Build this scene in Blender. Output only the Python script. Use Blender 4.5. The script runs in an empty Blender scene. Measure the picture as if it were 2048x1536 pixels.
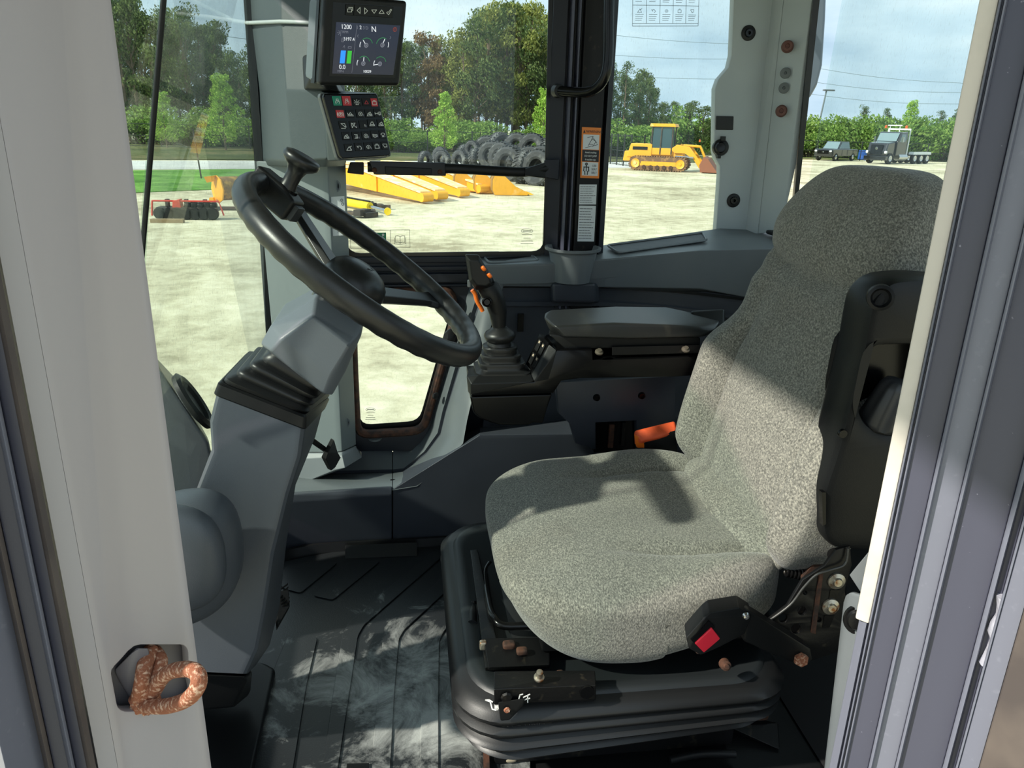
import bpy, bmesh, math, random
from math import sin, cos, radians, pi, sqrt, atan2
from mathutils import Vector as V, Matrix
random.seed(7)
S = bpy.context.scene
# ---------------------------------------------------------------- camera
FPX = 1520.0
PITCH, ROLL, YAW = radians(18.8), radians(1.5), radians(8)
CAM = V((0, 0, 1.05))
fw = V((sin(YAW)*cos(PITCH), cos(YAW)*cos(PITCH), -sin(PITCH)))
r0 = V((cos(YAW), -sin(YAW), 0)); u0 = r0.cross(fw)
RT = r0*cos(ROLL)+u0*sin(ROLL); UP = u0*cos(ROLL)-r0*sin(ROLL)
cd = bpy.data.cameras.new('camera'); cam = bpy.data.objects.new('camera', cd)
S.collection.objects.link(cam); S.camera = cam
cd.sensor_width = 36; cd.lens = FPX/2048*36; cd.clip_start = .02; cd.clip_end = 2000
m3 = Matrix((RT, UP, -fw)).transposed(); cam.matrix_world = Matrix.Translation(CAM) @ m3.to_4x4()
GZ = -1.65      # yard level below the cab floor
def P(px, py, X=None, Y=None, Z=None):
    d = fw+RT*((px-1024)/FPX)-UP*((py-768)/FPX)
    if X is not None: t = X/d.x
    elif Y is not None: t = Y/d.y
    else: t = (Z-CAM.z)/d.z
    return CAM+d*t
# ---------------------------------------------------------------- sky, sun, exposure
S.view_settings.view_transform = 'Standard'; S.view_settings.look = 'None'
S.view_settings.exposure = 0.36; S.view_settings.gamma = 1; S.view_settings.use_curve_mapping = False
w = bpy.data.worlds.new('sky'); S.world = w; w.use_nodes = True
nt = w.node_tree; nt.nodes.clear()
def N(nt, t, **k):
    n = nt.nodes.new(t)
    for a, b in k.items():
        if a.startswith('i_'): n.inputs[int(a[2:])].default_value = b
        else: setattr(n, a, b)
    return n
tc = N(nt, 'ShaderNodeTexCoord'); mp = N(nt, 'ShaderNodeMapping'); mp.inputs['Scale'].default_value = (1, 1, 3.6)
mp.inputs['Rotation'].default_value = (0, .12, .4)
nz = N(nt, 'ShaderNodeTexNoise'); nz.inputs['Scale'].default_value = 2.3; nz.inputs['Detail'].default_value = 7; nz.inputs['Roughness'].default_value = .55
cr = N(nt, 'ShaderNodeValToRGB'); cr.color_ramp.elements[0].position = .36; cr.color_ramp.elements[1].position = .62
cr.color_ramp.elements[0].color = (.34, .47, .58, 1); cr.color_ramp.elements[1].color = (.66, .75, .80, 1)
e = cr.color_ramp.elements.new(.5); e.color = (.50, .63, .72, 1)
bg = N(nt, 'ShaderNodeBackground'); bg.inputs['Strength'].default_value = 1.2
out = N(nt, 'ShaderNodeOutputWorld')
L = nt.links.new
L(tc.outputs['Generated'], mp.inputs['Vector']); L(mp.outputs[0], nz.inputs['Vector']); L(nz.outputs['Fac'], cr.inputs['Fac'])
L(cr.outputs[0], bg.inputs['Color']); L(bg.outputs[0], out.inputs['Surface'])
sd = bpy.data.lights.new('sun', 'SUN'); sd.energy = 4.6; sd.angle = radians(1.6); sd.color = (1, .95, .84)
sun = bpy.data.objects.new('sun', sd); S.collection.objects.link(sun)
SUNDIR = V((-1, -.32, .80)).normalized()
sun.rotation_euler = SUNDIR.to_track_quat('Z', 'Y').to_euler()
# ---------------------------------------------------------------- materials
def rgb(r, g, b): return tuple(((c/255)/12.92 if c/255 <= .04045 else ((c/255+.055)/1.055)**2.4) for c in (r, g, b))+(1,)
MATS = {}
def mat(name, col, rough=.5, metal=0, bump=None, var=None, coat=0, emit=None, spec=.5):
    m = bpy.data.materials.new(name); m.use_nodes = True; t = m.node_tree
    b = t.nodes['Principled BSDF']; c = rgb(*col) if max(col) > 1 else tuple(col)+(1,)
    b.inputs['Base Color'].default_value = c; b.inputs['Roughness'].default_value = rough; b.inputs['Metallic'].default_value = metal
    b.inputs['Coat Weight'].default_value = coat; b.inputs['Specular IOR Level'].default_value = spec
    co = N(t, 'ShaderNodeTexCoord').outputs['Object']
    if var:                     # (scale, colour2, low, high, detail)
        n = N(t, 'ShaderNodeTexNoise'); n.inputs['Scale'].default_value = var[0]; n.inputs['Detail'].default_value = var[4] if len(var) > 4 else 5
        t.links.new(co, n.inputs['Vector'])
        r = N(t, 'ShaderNodeValToRGB'); r.color_ramp.elements[0].position = var[2]; r.color_ramp.elements[1].position = var[3]
        r.color_ramp.elements[0].color = c; r.color_ramp.elements[1].color = rgb(*var[1])
        t.links.new(n.outputs['Fac'], r.inputs['Fac']); t.links.new(r.outputs[0], b.inputs['Base Color'])
    if bump:
        n = N(t, 'ShaderNodeTexNoise'); n.inputs['Scale'].default_value = bump[0]; n.inputs['Detail'].default_value = 3
        t.links.new(co, n.inputs['Vector'])
        u = N(t, 'ShaderNodeBump'); u.inputs['Strength'].default_value = bump[1]; u.inputs['Distance'].default_value = bump[2] if len(bump) > 2 else .001
        t.links.new(n.outputs['Fac'], u.inputs['Height']); t.links.new(u.outputs[0], b.inputs['Normal'])
    if emit:
        b.inputs['Emission Color'].default_value = c; b.inputs['Emission Strength'].default_value = emit
    MATS[name] = m; return m
plas = mat('moulded_plastic_light', (170, 178, 181), .5, bump=(900, .25, .0006), var=(3, (160, 169, 172), .4, .7))
plasm = mat('moulded_plastic_mid', (116, 121, 124), .42, bump=(900, .3, .0006), var=(4, (106, 112, 116), .4, .7))
plasd = mat('moulded_plastic_slate', (64, 68, 76), .40, bump=(900, .3, .0006), var=(5, (56, 60, 68), .4, .7))
plasA = mat('pillar_housing_plastic', (62, 71, 75), .46, bump=(900, .3, .0006))
colm = mat('column_plastic', (72, 77, 84), .45, bump=(1000, .3, .0006), var=(6, (66, 71, 78), .4, .7))
blk = mat('black_plastic', (21, 22, 23), .42, bump=(700, .25, .0005), spec=.3)
blkg = mat('black_gloss_plastic', (10, 10, 11), .22, bump=(60, .04, .0005), spec=.3)
plasF = mat('front_pillar_plastic', (118, 127, 129), .48, bump=(900, .25, .0006))
plasS = mat('console_plastic_grey', (92, 98, 101), .4, bump=(900, .3, .0006))
shrm = mat('shroud_plastic', (98, 104, 111), .42, bump=(1000, .3, .0006))
rub = mat('black_rubber', (24, 25, 26), .42, bump=(500, .15, .0005))
wheelm = mat('wheel_rubber', (27, 28, 29), .34, bump=(1200, .25, .0004), var=(30, (34, 35, 36), .5, .8))
steel = mat('painted_black_steel', (16, 16, 17), .4, bump=(200, .3, .0008), var=(60, (48, 44, 36), .62, .75), spec=.3)
navy = mat('frame_navy_paint', (34, 37, 45), .42, bump=(300, .1, .0004), spec=.3)
postp = mat('door_post_grey_paint', (164, 158, 161), .42, bump=(150, .08, .001), var=(5, (164, 159, 162), .45, .7))
pdark = mat('door_post_slate_paint', (74, 75, 91), .38, bump=(250, .15, .0006), var=(220, (140, 140, 156), .74, .8, 2))
plite = mat('door_post_light_slate_paint', (116, 118, 132), .4, bump=(200, .1, .0006), var=(140, (128, 130, 144), .6, .8))
pstrip = mat('post_edge_trim', (214, 206, 196), .5, bump=(120, .15, .0008), var=(12, (190, 184, 172), .5, .75))
pbrown = mat('brown_rubber_seal', (82, 74, 72), .6, var=(15, (104, 94, 88), .4, .7))
rust = mat('rusty_steel', (150, 92, 66), .85, bump=(300, .9, .002), var=(260, (214, 176, 150), .5, .66))
rustd = mat('rusted_brown_steel', (84, 52, 36), .8, bump=(200, .6, .001), var=(60, (44, 30, 24), .4, .65))
zinc = mat('zinc_bolt', (190, 182, 165), .35, .8, bump=(200, .5, .001), var=(90, (140, 96, 62), .52, .68))
orange = mat('orange_plastic', (235, 112, 30), .35)
orbelt = mat('orange_webbing', (232, 92, 48), .6, bump=(400, .5, .001))
redp = mat('red_button_plastic', (226, 40, 62), .3)
white = mat('white_ink', (235, 236, 232), .5)
sticker = mat('white_sticker', (212, 216, 218), .4)
ink = mat('dark_ink', (60, 62, 66), .5)
inkp = mat('pale_print', (128, 128, 118), .5)
stor = mat('sticker_orange', (226, 128, 44), .4)
stblk = mat('sticker_black', (24, 24, 26), .4)
green = mat('exit_green', (28, 140, 96), .4)
keyg = mat('green_key', (30, 140, 112), .35); keyr = mat('red_key', (200, 52, 56), .35)
scr = mat('display_glass', (30, 32, 52), .12, emit=.5)
scb = mat('display_blue', (36, 130, 235), .3, emit=.8); scg = mat('display_green', (50, 170, 50), .3, emit=.7)
scw = mat('display_white', (200, 202, 208), .3, emit=.8); scd = mat('display_dim', (110, 112, 125), .3, emit=.5)
scgr = mat('display_arc_green', (40, 120, 70), .3, emit=.6); scr2 = mat('display_dim_red', (120, 52, 44), .3, emit=.6)
frit = mat('ceramic_frit', (22, 24, 26), .3)
chrome = mat('bright_metal', (200, 200, 200), .2, 1)
gold = mat('amber_lens', (205, 96, 40), .3)
def glass_mat(name, tint, dirt, scale=60):
    m = bpy.data.materials.new(name); m.use_nodes = True; t = m.node_tree; t.nodes.clear()
    o = N(t, 'ShaderNodeOutputMaterial'); tr = N(t, 'ShaderNodeBsdfTransparent'); tr.inputs[0].default_value = tint+(1,)
    gl = N(t, 'ShaderNodeBsdfGlossy'); gl.inputs['Roughness'].default_value = .01
    lw_ = N(t, 'ShaderNodeLayerWeight'); lw_.inputs[0].default_value = .5
    pw = N(t, 'ShaderNodeMath', operation='POWER'); pw.inputs[1].default_value = 5; t.links.new(lw_.outputs['Facing'], pw.inputs[0])
    fr = N(t, 'ShaderNodeMath', operation='MULTIPLY_ADD'); fr.inputs[1].default_value = .5; fr.inputs[2].default_value = .02; t.links.new(pw.outputs[0], fr.inputs[0])
    mx = N(t, 'ShaderNodeMixShader'); t.links.new(fr.outputs[0], mx.inputs[0]); t.links.new(tr.outputs[0], mx.inputs[1]); t.links.new(gl.outputs[0], mx.inputs[2])
    df = N(t, 'ShaderNodeBsdfDiffuse'); df.inputs[0].default_value = (.62, .66, .62, 1)
    co = N(t, 'ShaderNodeTexCoord'); 
    mp = N(t, 'ShaderNodeMapping'); mp.inputs['Scale'].default_value = (1, 1, .35); t.links.new(co.outputs['Object'], mp.inputs[0])
    n1 = N(t, 'ShaderNodeTexNoise'); n1.inputs['Scale'].default_value = scale*4; n1.inputs['Detail'].default_value = 2
    n2 = N(t, 'ShaderNodeTexNoise'); n2.inputs['Scale'].default_value = 9; n2.inputs['Detail'].default_value = 4
    t.links.new(mp.outputs[0], n1.inputs[0]); t.links.new(mp.outputs[0], n2.inputs[0])
    r1 = N(t, 'ShaderNodeMapRange'); r1.inputs[1].default_value = .60; r1.inputs[2].default_value = .74; r1.inputs[4].default_value = dirt*2.4
    r2 = N(t, 'ShaderNodeMapRange'); r2.inputs[1].default_value = .4; r2.inputs[2].default_value = .7; r2.inputs[4].default_value = dirt
    ad = N(t, 'ShaderNodeMath', operation='ADD', use_clamp=True); 
    t.links.new(n1.outputs['Fac'], r1.inputs[0]); t.links.new(n2.outputs['Fac'], r2.inputs[0]); t.links.new(r1.outputs[0], ad.inputs[0]); t.links.new(r2.outputs[0], ad.inputs[1])
    m2 = N(t, 'ShaderNodeMixShader'); t.links.new(ad.outputs[0], m2.inputs[0]); t.links.new(mx.outputs[0], m2.inputs[1]); t.links.new(df.outputs[0], m2.inputs[2])
    t.links.new(m2.outputs[0], o.inputs[0]); return m
glassR = glass_mat('cab_glass', (.93, .97, .95), .04)
glassF = glass_mat('dusty_windshield_glass', (.90, .95, .92), .08, 90)
def fabric_mat():
    m = bpy.data.materials.new('grey_flecked_fabric'); m.use_nodes = True; t = m.node_tree; b = t.nodes['Principled BSDF']
    b.inputs['Roughness'].default_value = .95; b.inputs['Sheen Weight'].default_value = .25; b.inputs['Specular IOR Level'].default_value = .15
    co = N(t, 'ShaderNodeTexCoord').outputs['Object']
    mp = N(t, 'ShaderNodeMapping'); mp.inputs['Scale'].default_value = (1, .55, .6); mp.inputs['Rotation'].default_value = (.5, .3, .6); t.links.new(co, mp.inputs[0])
    n = N(t, 'ShaderNodeTexNoise'); n.inputs['Scale'].default_value = 480; n.inputs['Detail'].default_value = 2.5; n.inputs['Roughness'].default_value = .7
    t.links.new(mp.outputs[0], n.inputs['Vector'])
    r = N(t, 'ShaderNodeValToRGB'); r.color_ramp.elements[0].position = .34; r.color_ramp.elements[1].position = .68
    r.color_ramp.elements[0].color = rgb(84, 84, 79); r.color_ramp.elements[1].color = rgb(164, 162, 150)
    k = r.color_ramp.elements.new(.5); k.color = rgb(120, 119, 112)
    t.links.new(n.outputs['Fac'], r.inputs['Fac'])
    st = N(t, 'ShaderNodeTexNoise'); st.inputs['Scale'].default_value = 7; st.inputs['Detail'].default_value = 4; t.links.new(co, st.inputs['Vector'])
    sr = N(t, 'ShaderNodeMapRange'); sr.inputs[1].default_value = .5; sr.inputs[2].default_value = .75; sr.inputs[4].default_value = .35; t.links.new(st.outputs['Fac'], sr.inputs[0])
    mx = N(t, 'ShaderNodeMix', data_type='RGBA', blend_type='MULTIPLY'); mx.inputs[7].default_value = (.86, .76, .70, 1)
    t.links.new(sr.outputs[0], mx.inputs[0]); t.links.new(r.outputs[0], mx.inputs[6]); t.links.new(mx.outputs[2], b.inputs['Base Color'])
    u = N(t, 'ShaderNodeBump'); u.inputs['Strength'].default_value = .7; u.inputs['Distance'].default_value = .0012
    t.links.new(n.outputs['Fac'], u.inputs['Height']); t.links.new(u.outputs[0], b.inputs['Normal']); return m
fab = fabric_mat()
def matmat():
    m = bpy.data.materials.new('dusty_floor_rubber'); m.use_nodes = True; t = m.node_tree; b = t.nodes['Principled BSDF']
    b.inputs['Roughness'].default_value = .42
    co = N(t, 'ShaderNodeTexCoord').outputs['Object']
    n = N(t, 'ShaderNodeTexNoise'); n.inputs['Scale'].default_value = 9; n.inputs['Detail'].default_value = 12; n.inputs['Roughness'].default_value = .72; n.inputs['Distortion'].default_value = .7
    t.links.new(co, n.inputs['Vector'])
    # dust lies where shoes tread: a soft spot around (0.05, 1.25)
    vm = N(t, 'ShaderNodeVectorMath', operation='DISTANCE'); vm.inputs[1].default_value = (.06, -.02, 0); t.links.new(co, vm.inputs[0])
    mr = N(t, 'ShaderNodeMapRange'); mr.inputs[1].default_value = .05; mr.inputs[2].default_value = .48; mr.inputs[3].default_value = .16; mr.inputs[4].default_value = -.16
    t.links.new(vm.outputs['Value'], mr.inputs[0])
    ad = N(t, 'ShaderNodeMath', operation='ADD'); t.links.new(n.outputs['Fac'], ad.inputs[0]); t.links.new(mr.outputs[0], ad.inputs[1])
    r = N(t, 'ShaderNodeValToRGB'); r.color_ramp.elements[0].position = .49; r.color_ramp.elements[1].position = .72
    r.color_ramp.elements[0].color = rgb(30, 33, 35); r.color_ramp.elements[1].color = rgb(168, 172, 168)
    t.links.new(ad.outputs[0], r.inputs['Fac']); t.links.new(r.outputs[0], b.inputs['Base Color'])
    n2 = N(t, 'ShaderNodeTexNoise'); n2.inputs['Scale'].default_value = 400; t.links.new(co, n2.inputs['Vector'])
    u = N(t, 'ShaderNodeBump'); u.inputs['Strength'].default_value = .3; u.inputs['Distance'].default_value = .001
    t.links.new(n2.outputs['Fac'], u.inputs['Height']); t.links.new(u.outputs[0], b.inputs['Normal']); return m
fmat = matmat()
# ---------------------------------------------------------------- mesh helpers
def proj(q):
    v = V(q)-CAM; z = v.dot(fw); return 1024+FPX*v.dot(RT)/z, 768-FPX*v.dot(UP)/z
def off(p):
    o = V((0, 0, 0))
    while p is not None: o = o+p.location; p = p.parent
    return o
def obj(name, bm, m, parent=None, smooth=True, ang=35, bevel=0, seg=2, sub=0):
    if parent is not None: bmesh.ops.translate(bm, verts=bm.verts, vec=-off(parent))
    bmesh.ops.recalc_face_normals(bm, faces=bm.faces)
    if bevel:
        es = [e for e in bm.edges if len(e.link_faces) == 2 and e.calc_face_angle(0) > radians(12)]
        if es: bmesh.ops.bevel(bm, geom=es, offset=bevel, segments=seg, profile=.5, affect='EDGES', clamp_overlap=True)
    me = bpy.data.meshes.new(name); bm.to_mesh(me); bm.free()
    if smooth:
        me.shade_smooth(); me.set_sharp_from_angle(angle=radians(ang))
    for x in (m if isinstance(m, (list, tuple)) else [m]): me.materials.append(x)
    o = bpy.data.objects.new(name, me); S.collection.objects.link(o)
    if parent is not None: o.parent = parent
    if bevel or name == 'column_cover':
        wn = o.modifiers.new('weighted_normal', 'WEIGHTED_NORMAL'); wn.keep_sharp = True; wn.weight = 90
    if sub:
        s = o.modifiers.new('subdivision', 'SUBSURF'); s.levels = sub; s.render_levels = sub
    return o
def tag(o, label, cat, group=None, kind=None):
    if label: o['label'] = label
    if cat: o['category'] = cat
    if group: o['group'] = group
    if kind: o['kind'] = kind
    return o
def thing(name, label, cat, loc=(0, 0, 0), group=None):
    o = bpy.data.objects.new(name, None); o.empty_display_size = .05; S.collection.objects.link(o); o.location = loc
    return tag(o, label, cat, group)
def struct(o, label=None, cat=None): return tag(o, label, cat, kind='structure')
def NB(): return bmesh.new()
def hull(pts, bm=None):
    bm = bm or NB(); vs = [bm.verts.new(p) for p in pts]
    r = bmesh.ops.convex_hull(bm, input=vs)
    bmesh.ops.delete(bm, geom=[g for g in set(r['geom_interior']+r['geom_unused']) if isinstance(g, bmesh.types.BMVert)], context='VERTS')
    bmesh.ops.dissolve_limit(bm, angle_limit=radians(2), verts=bm.verts, edges=bm.edges)
    return bm
def box(c, h, bm=None, rot=None):
    bm = bm or NB(); r = bmesh.ops.create_cube(bm, size=2)
    M = Matrix.Translation(V(c)) @ ((rot.to_4x4() if rot else Matrix.Identity(4)) @ Matrix.Diagonal((h[0], h[1], h[2], 1)))
    bmesh.ops.transform(bm, matrix=M, verts=r['verts']); return bm
def loft(rings, bm=None, caps=True, closed=True):
    bm = bm or NB(); R = [[bm.verts.new(p) for p in r] for r in rings]; n = len(R[0])
    for a, b in zip(R, R[1:]):
        for i in range(n if closed else n-1):
            j = (i+1) % n
            bm.faces.new((a[i], a[j], b[j], b[i]))
    if caps and closed: bm.faces.new(R[0]); bm.faces.new(list(reversed(R[-1])))
    return bm
def prism(pts, d, bm=None):
    pts = [V(p) for p in pts]; return loft([pts, [p+V(d) for p in pts]], bm)
def spline(pts, n=8, closed=False):
    pts = [V(p) for p in pts]; o = []; k = len(pts)
    for i in range(k if closed else k-1):
        g = lambda j: pts[j % k] if closed else pts[max(0, min(k-1, j))]
        a, b, c, d = g(i-1), g(i), g(i+1), g(i+2)
        for s in range(n):
            t = s/n; o.append(.5*((2*b)+(c-a)*t+(2*a-5*b+4*c-d)*t*t+(3*b-a-3*c+d)*t**3))
    if not closed: o.append(pts[-1])
    return o
def tube(path, r, bm=None, seg=12, closed=False, flat=1.0, up=None):
    path = [V(p) for p in path]; n = len(path); rings = []; prev = None
    for i, p in enumerate(path):
        t = (path[(i+1) % n]-path[i-1]) if closed else (path[min(i+1, n-1)]-path[max(i-1, 0)])
        t.normalize()
        if prev is None:
            a = V(up) if up else (V((0, 0, 1)) if abs(t.z) < .9 else V((1, 0, 0)))
        else: a = prev
        a = (a-t*a.dot(t)).normalized(); prev = a; b = t.cross(a)
        rr = r[i] if isinstance(r, (list, tuple)) else r
        rings.append([p+a*(rr*cos(2*pi*k/seg))+b*(rr*flat*sin(2*pi*k/seg)) for k in range(seg)])
    if closed:
        bm = bm or NB(); R = [[bm.verts.new(p) for p in q] for q in rings]
        for i in range(n):
            a, b = R[i], R[(i+1) % n]
            for k in range(seg): bm.faces.new((a[k], a[(k+1) % seg], b[(k+1) % seg], b[k]))
        return bm
    return loft(rings, bm)
def axes(n):
    n = V(n).normalized(); a = V((0, 0, 1)) if abs(n.z) < .9 else V((1, 0, 0)); a = (a-n*a.dot(n)).normalized()
    return a, n.cross(a), n
def lathe(c, n, prof, bm=None, seg=28, sx=1, sy=1, ax=None):
    """prof: (radius, height along n)"""
    a, b, n = axes(n)
    if ax is not None: a = (V(ax)-n*V(ax).dot(n)).normalized(); b = n.cross(a)
    c = V(c)
    return loft([[c+n*h+a*(max(r, 1e-5)*sx*cos(2*pi*k/seg))+b*(max(r, 1e-5)*sy*sin(2*pi*k/seg)) for k in range(seg)] for r, h in prof], bm)
def rrect(cx, cy, hx, hy, r, n=5):
    o = []
    for sx, sy, a0 in ((1, 1, 0), (-1, 1, 90), (-1, -1, 180), (1, -1, 270)):
        for k in range(n+1):
            a = radians(a0+90*k/n); o.append((cx+sx*(hx-r)+r*cos(a), cy+sy*(hy-r)+r*sin(a)))
    return o
def roundpoly(pts, r, n=4):
    pts = [V(p) for p in pts]; o = []; k = len(pts)
    for i in range(k):
        a, b, c = pts[i-1], pts[i], pts[(i+1) % k]
        u, v = (a-b), (c-b); rr = min(r, u.length*.45, v.length*.45); s, e = b+u.normalized()*rr, b+v.normalized()*rr
        for q in range(n+1):
            t = q/n; o.append(s*(1-t)**2+b*2*t*(1-t)+e*t*t)
    return o
def plate(outs, M, thick, name='plate', bevel=0):
    """flat 2D outlines (holes allowed) in the frame M, from height 0 to thick"""
    cu = bpy.data.curves.new(name, 'CURVE'); cu.dimensions = '2D'; cu.fill_mode = 'BOTH'; cu.extrude = max(thick/2-bevel, 1e-5)
    cu.bevel_depth = bevel; cu.offset = -bevel; cu.bevel_resolution = 1
    for o in outs:
        s = cu.splines.new('POLY'); s.points.add(len(o)-1); s.use_cyclic_u = True
        for i, p in enumerate(o): s.points[i].co = (p[0], p[1], 0, 1)
    ob = bpy.data.objects.new('t', cu); me = bpy.data.meshes.new_from_object(ob)
    bm = NB(); bm.from_mesh(me); bpy.data.objects.remove(ob); bpy.data.curves.remove(cu); bpy.data.meshes.remove(me)
    bmesh.ops.remove_doubles(bm, verts=bm.verts, dist=1e-6)
    bmesh.ops.transform(bm, matrix=M @ Matrix.Translation((0, 0, thick/2)), verts=bm.verts); return bm
def wallM(Y0): return Matrix(((1, 0, 0, 0), (0, 0, -1, Y0), (0, 1, 0, 0), (0, 0, 0, 1)))   # x->X, y->Z, height towards -Y
def wp(pts, Y0): return [(q.x, q.z) for q in (P(a, b, Y=Y0) for a, b in pts)]
class Face:
    """a flat rectangle in space given by corners TL, TR, BR, BL; (u,v,h) maps onto it, v measured downwards"""
    def __init__(s, TL, TR, BR, BL):
        s.o = TL; s.x = ((TR-TL)+(BR-BL))/2; s.y = ((BL-TL)+(BR-TR))/2
        s.n = s.y.cross(s.x).normalized()
        if s.n.dot(CAM-TL) < 0: s.n = -s.n
    def p(s, u, v, h=0): return s.o+s.x*u+s.y*v+s.n*h
    def box(s, u0, v0, u1, v1, h0, h1, bm=None):
        return loft([[s.p(u0, v0, h), s.p(u1, v0, h), s.p(u1, v1, h), s.p(u0, v1, h)] for h in (h0, h1)], bm)
    def poly(s, pts, h0, h1, bm=None): return loft([[s.p(u, v, h) for u, v in pts] for h in (h0, h1)], bm)
    def stroke(s, lines, wd, h0, h1, bm=None):
        bm = bm or NB()
        for ln in lines:
            q = [s.p(*c) for c in ln]
            for a, b in zip(q, q[1:]):
                d = (b-a)
                if d.length < 1e-7: continue
                d.normalize(); n = s.n.cross(d)*wd/2; a2, b2 = a-d*wd*.3, b+d*wd*.3
                loft([[x+s.n*h for x in (a2-n, b2-n, b2+n, a2+n)] for h in (h0, h1)], bm)
        return bm
    def text(s, txt, u, v, hgt, h=.0006, bm=None, align='LEFT', stretch=1):
        cu = bpy.data.curves.new('t', 'FONT'); cu.body = txt; cu.size = 1; cu.align_x = align; cu.extrude = .01
        ob = bpy.data.objects.new('t', cu); S.collection.objects.link(ob)
        me = bpy.data.meshes.new_from_object(ob.evaluated_get(bpy.context.evaluated_depsgraph_get())); b2 = NB(); b2.from_mesh(me)
        bpy.data.objects.remove(ob); bpy.data.curves.remove(cu)
        ex = s.x.normalized(); ey = -(s.y-ex*s.y.dot(ex)).normalized(); o = s.p(u, v, h); k = hgt/.7
        M = Matrix(((ex.x*k*stretch, ey.x*k, s.n.x*.02, o.x), (ex.y*k*stretch, ey.y*k, s.n.y*.02, o.y), (ex.z*k*stretch, ey.z*k, s.n.z*.02, o.z), (0, 0, 0, 1)))
        bmesh.ops.transform(b2, matrix=M, verts=b2.verts)
        if bm is None: return b2
        b2.to_mesh(me); bm.from_mesh(me); b2.free(); bpy.data.meshes.remove(me); return bm
def arc(cx, cy, r, a0, a1, n=10, sy=1): return [(cx+r*cos(radians(a0+(a1-a0)*i/n)), cy-r*sy*sin(radians(a0+(a1-a0)*i/n))) for i in range(n+1)]
def blob(fn, n=16, e=5):
    """rounded cube surface mapped by fn(x,y,z in -1..1)"""
    bm = NB(); d = {}
    def vert(p):
        k = tuple(round(c, 5) for c in p)
        if k not in d:
            s = sum(abs(c)**e for c in p)**(1/e); d[k] = bm.verts.new(fn(*[c/s for c in p]))
        return d[k]
    for ax in range(3):
        for sg in (-1, 1):
            for i in range(n):
                for j in range(n):
                    q = []
                    for a, b in ((i, j), (i+1, j), (i+1, j+1), (i, j+1)):
                        p = [0, 0, 0]; p[ax] = sg; p[(ax+1) % 3] = sin((-1+2*a/n)*pi/4)/sin(pi/4); p[(ax+2) % 3] = sin((-1+2*b/n)*pi/4)/sin(pi/4); q.append(vert(p))
                    if sg < 0: q.reverse()
                    bm.faces.new(q)
    return bm
def sm(a, b, x):
    t = max(0, min(1, (x-a)/(b-a))); return t*t*(3-2*t)
# ================================================================ THE CAB SHELL
def vpost(name, prof, z0, z1, m, parent=None, bevel=0):
    return obj(name, loft([[V((x, y, z)) for x, y in prof] for z in (z0, z1)]), m, parent, bevel=bevel)
def xy(px, py, Y): q = P(px, py, Y=Y); return (q.x, q.y)
# floor, roof, rear wall, front wall
struct(obj('wall_front', box((-.56, 1.32, .12), (.02, .60, .125)), plasd, bevel=.004))
o = struct(obj('floor', box((.36, 1.18, -.06), (.92, .80, .055)), blk)); o.name = 'floor'
struct(obj('ceiling', prism([(-.50, .16, 1.55), (1.30, .16, 1.55), (1.30, 2.20, 1.55), (-.62, 2.2, 1.55)], (0, 0, .08)), plasm))
# left front post (pale grey) beside the open door
lp = thing('door_frame_post', 'pale grey steel front door post holding the rusty striker loop', 'door post', (-.25, .6, -.3))
a = xy(354, 1000, .60); b = xy(138, 1000, .545); c = xy(94, 1000, .535)
zt, zb = 1.5, -.3
dirx = (V((a[0], a[1]))-V((b[0], b[1]))); Ln = dirx.length; dx = dirx.normalized()
MF = Matrix(((dx.x, 0, dx.y, b[0]), (dx.y, 0, -dx.x, b[1]), (0, 1, 0, 0), (0, 0, 0, 1)))   # x along the face, y up, height towards the camera
def onface(px, py):
    # pixel -> point of the pale face plane
    d = P(px, py, Y=1)-CAM; n = V((dx.y, -dx.x, 0)); t = (V((b[0], b[1], 0))-V((CAM.x, CAM.y, 0))).dot(n)/d.dot(n); q = CAM+d*t
    return ((V((q.x, q.y))-V((b[0], b[1]))).dot(dx), q.z)
hole = [onface(*p) for p in [(222, 1340), (240, 1322), (268, 1290), (368, 1290), (376, 1300), (378, 1345), (388, 1390), (375, 1412), (250, 1424), (236, 1416)]]
outer = [(0, zb), (Ln, zb), (Ln, zt), (0, zt)]
obj('face_panel', plate([outer, roundpoly([V((p[0], p[1], 0)) for p in hole], .006, 2)], MF @ Matrix.Translation((0, 0, -.012)), .012, bevel=.0015), postp, lp)
back = [(a[0]-.006, a[1]+.028), (a[0]-.05, a[1]+.075), (b[0], b[1]+.09), (b[0], b[1]+.013), (a[0]-.003, a[1]+.013)]
vpost('inner_post', [(a[0]-.008, a[1]+.014), (a[0]-.04, a[1]+.06), (b[0]-.03, b[1]+.09), (b[0]-.015, b[1]+.014)], zb, zt, mat('dark_post_pocket', (96, 92, 96), .5), lp)
vpost('edge_chamfer', [b, c, (c[0]-.02, c[1]+.03), (b[0]-.02, b[1]+.03)], zb, zt, mat('door_post_grey_chamfer', (162, 158, 162), .45), lp)
def strips(parent, seq, m_by, zb, zt, depth=.03):
    for i, (p0, p1, nm, m) in enumerate(seq):
        x0, y0 = p0; x1, y1 = p1; n = V((.8, .7)) if x0 > 0 else V((-.7, .85))
        vpost(nm, [p0, p1, (x1+n.x*depth, y1+n.y*depth), (x0+n.x*depth, y0+n.y*depth)], zb, zt, m, parent, bevel=.0015)
q = lambda px, Y: xy(px, 1000, Y)
sl = thing('door_seal', 'dark rubber door seal strips left of the pale front post', 'door seal', (-.32, .5, -.3))
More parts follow.
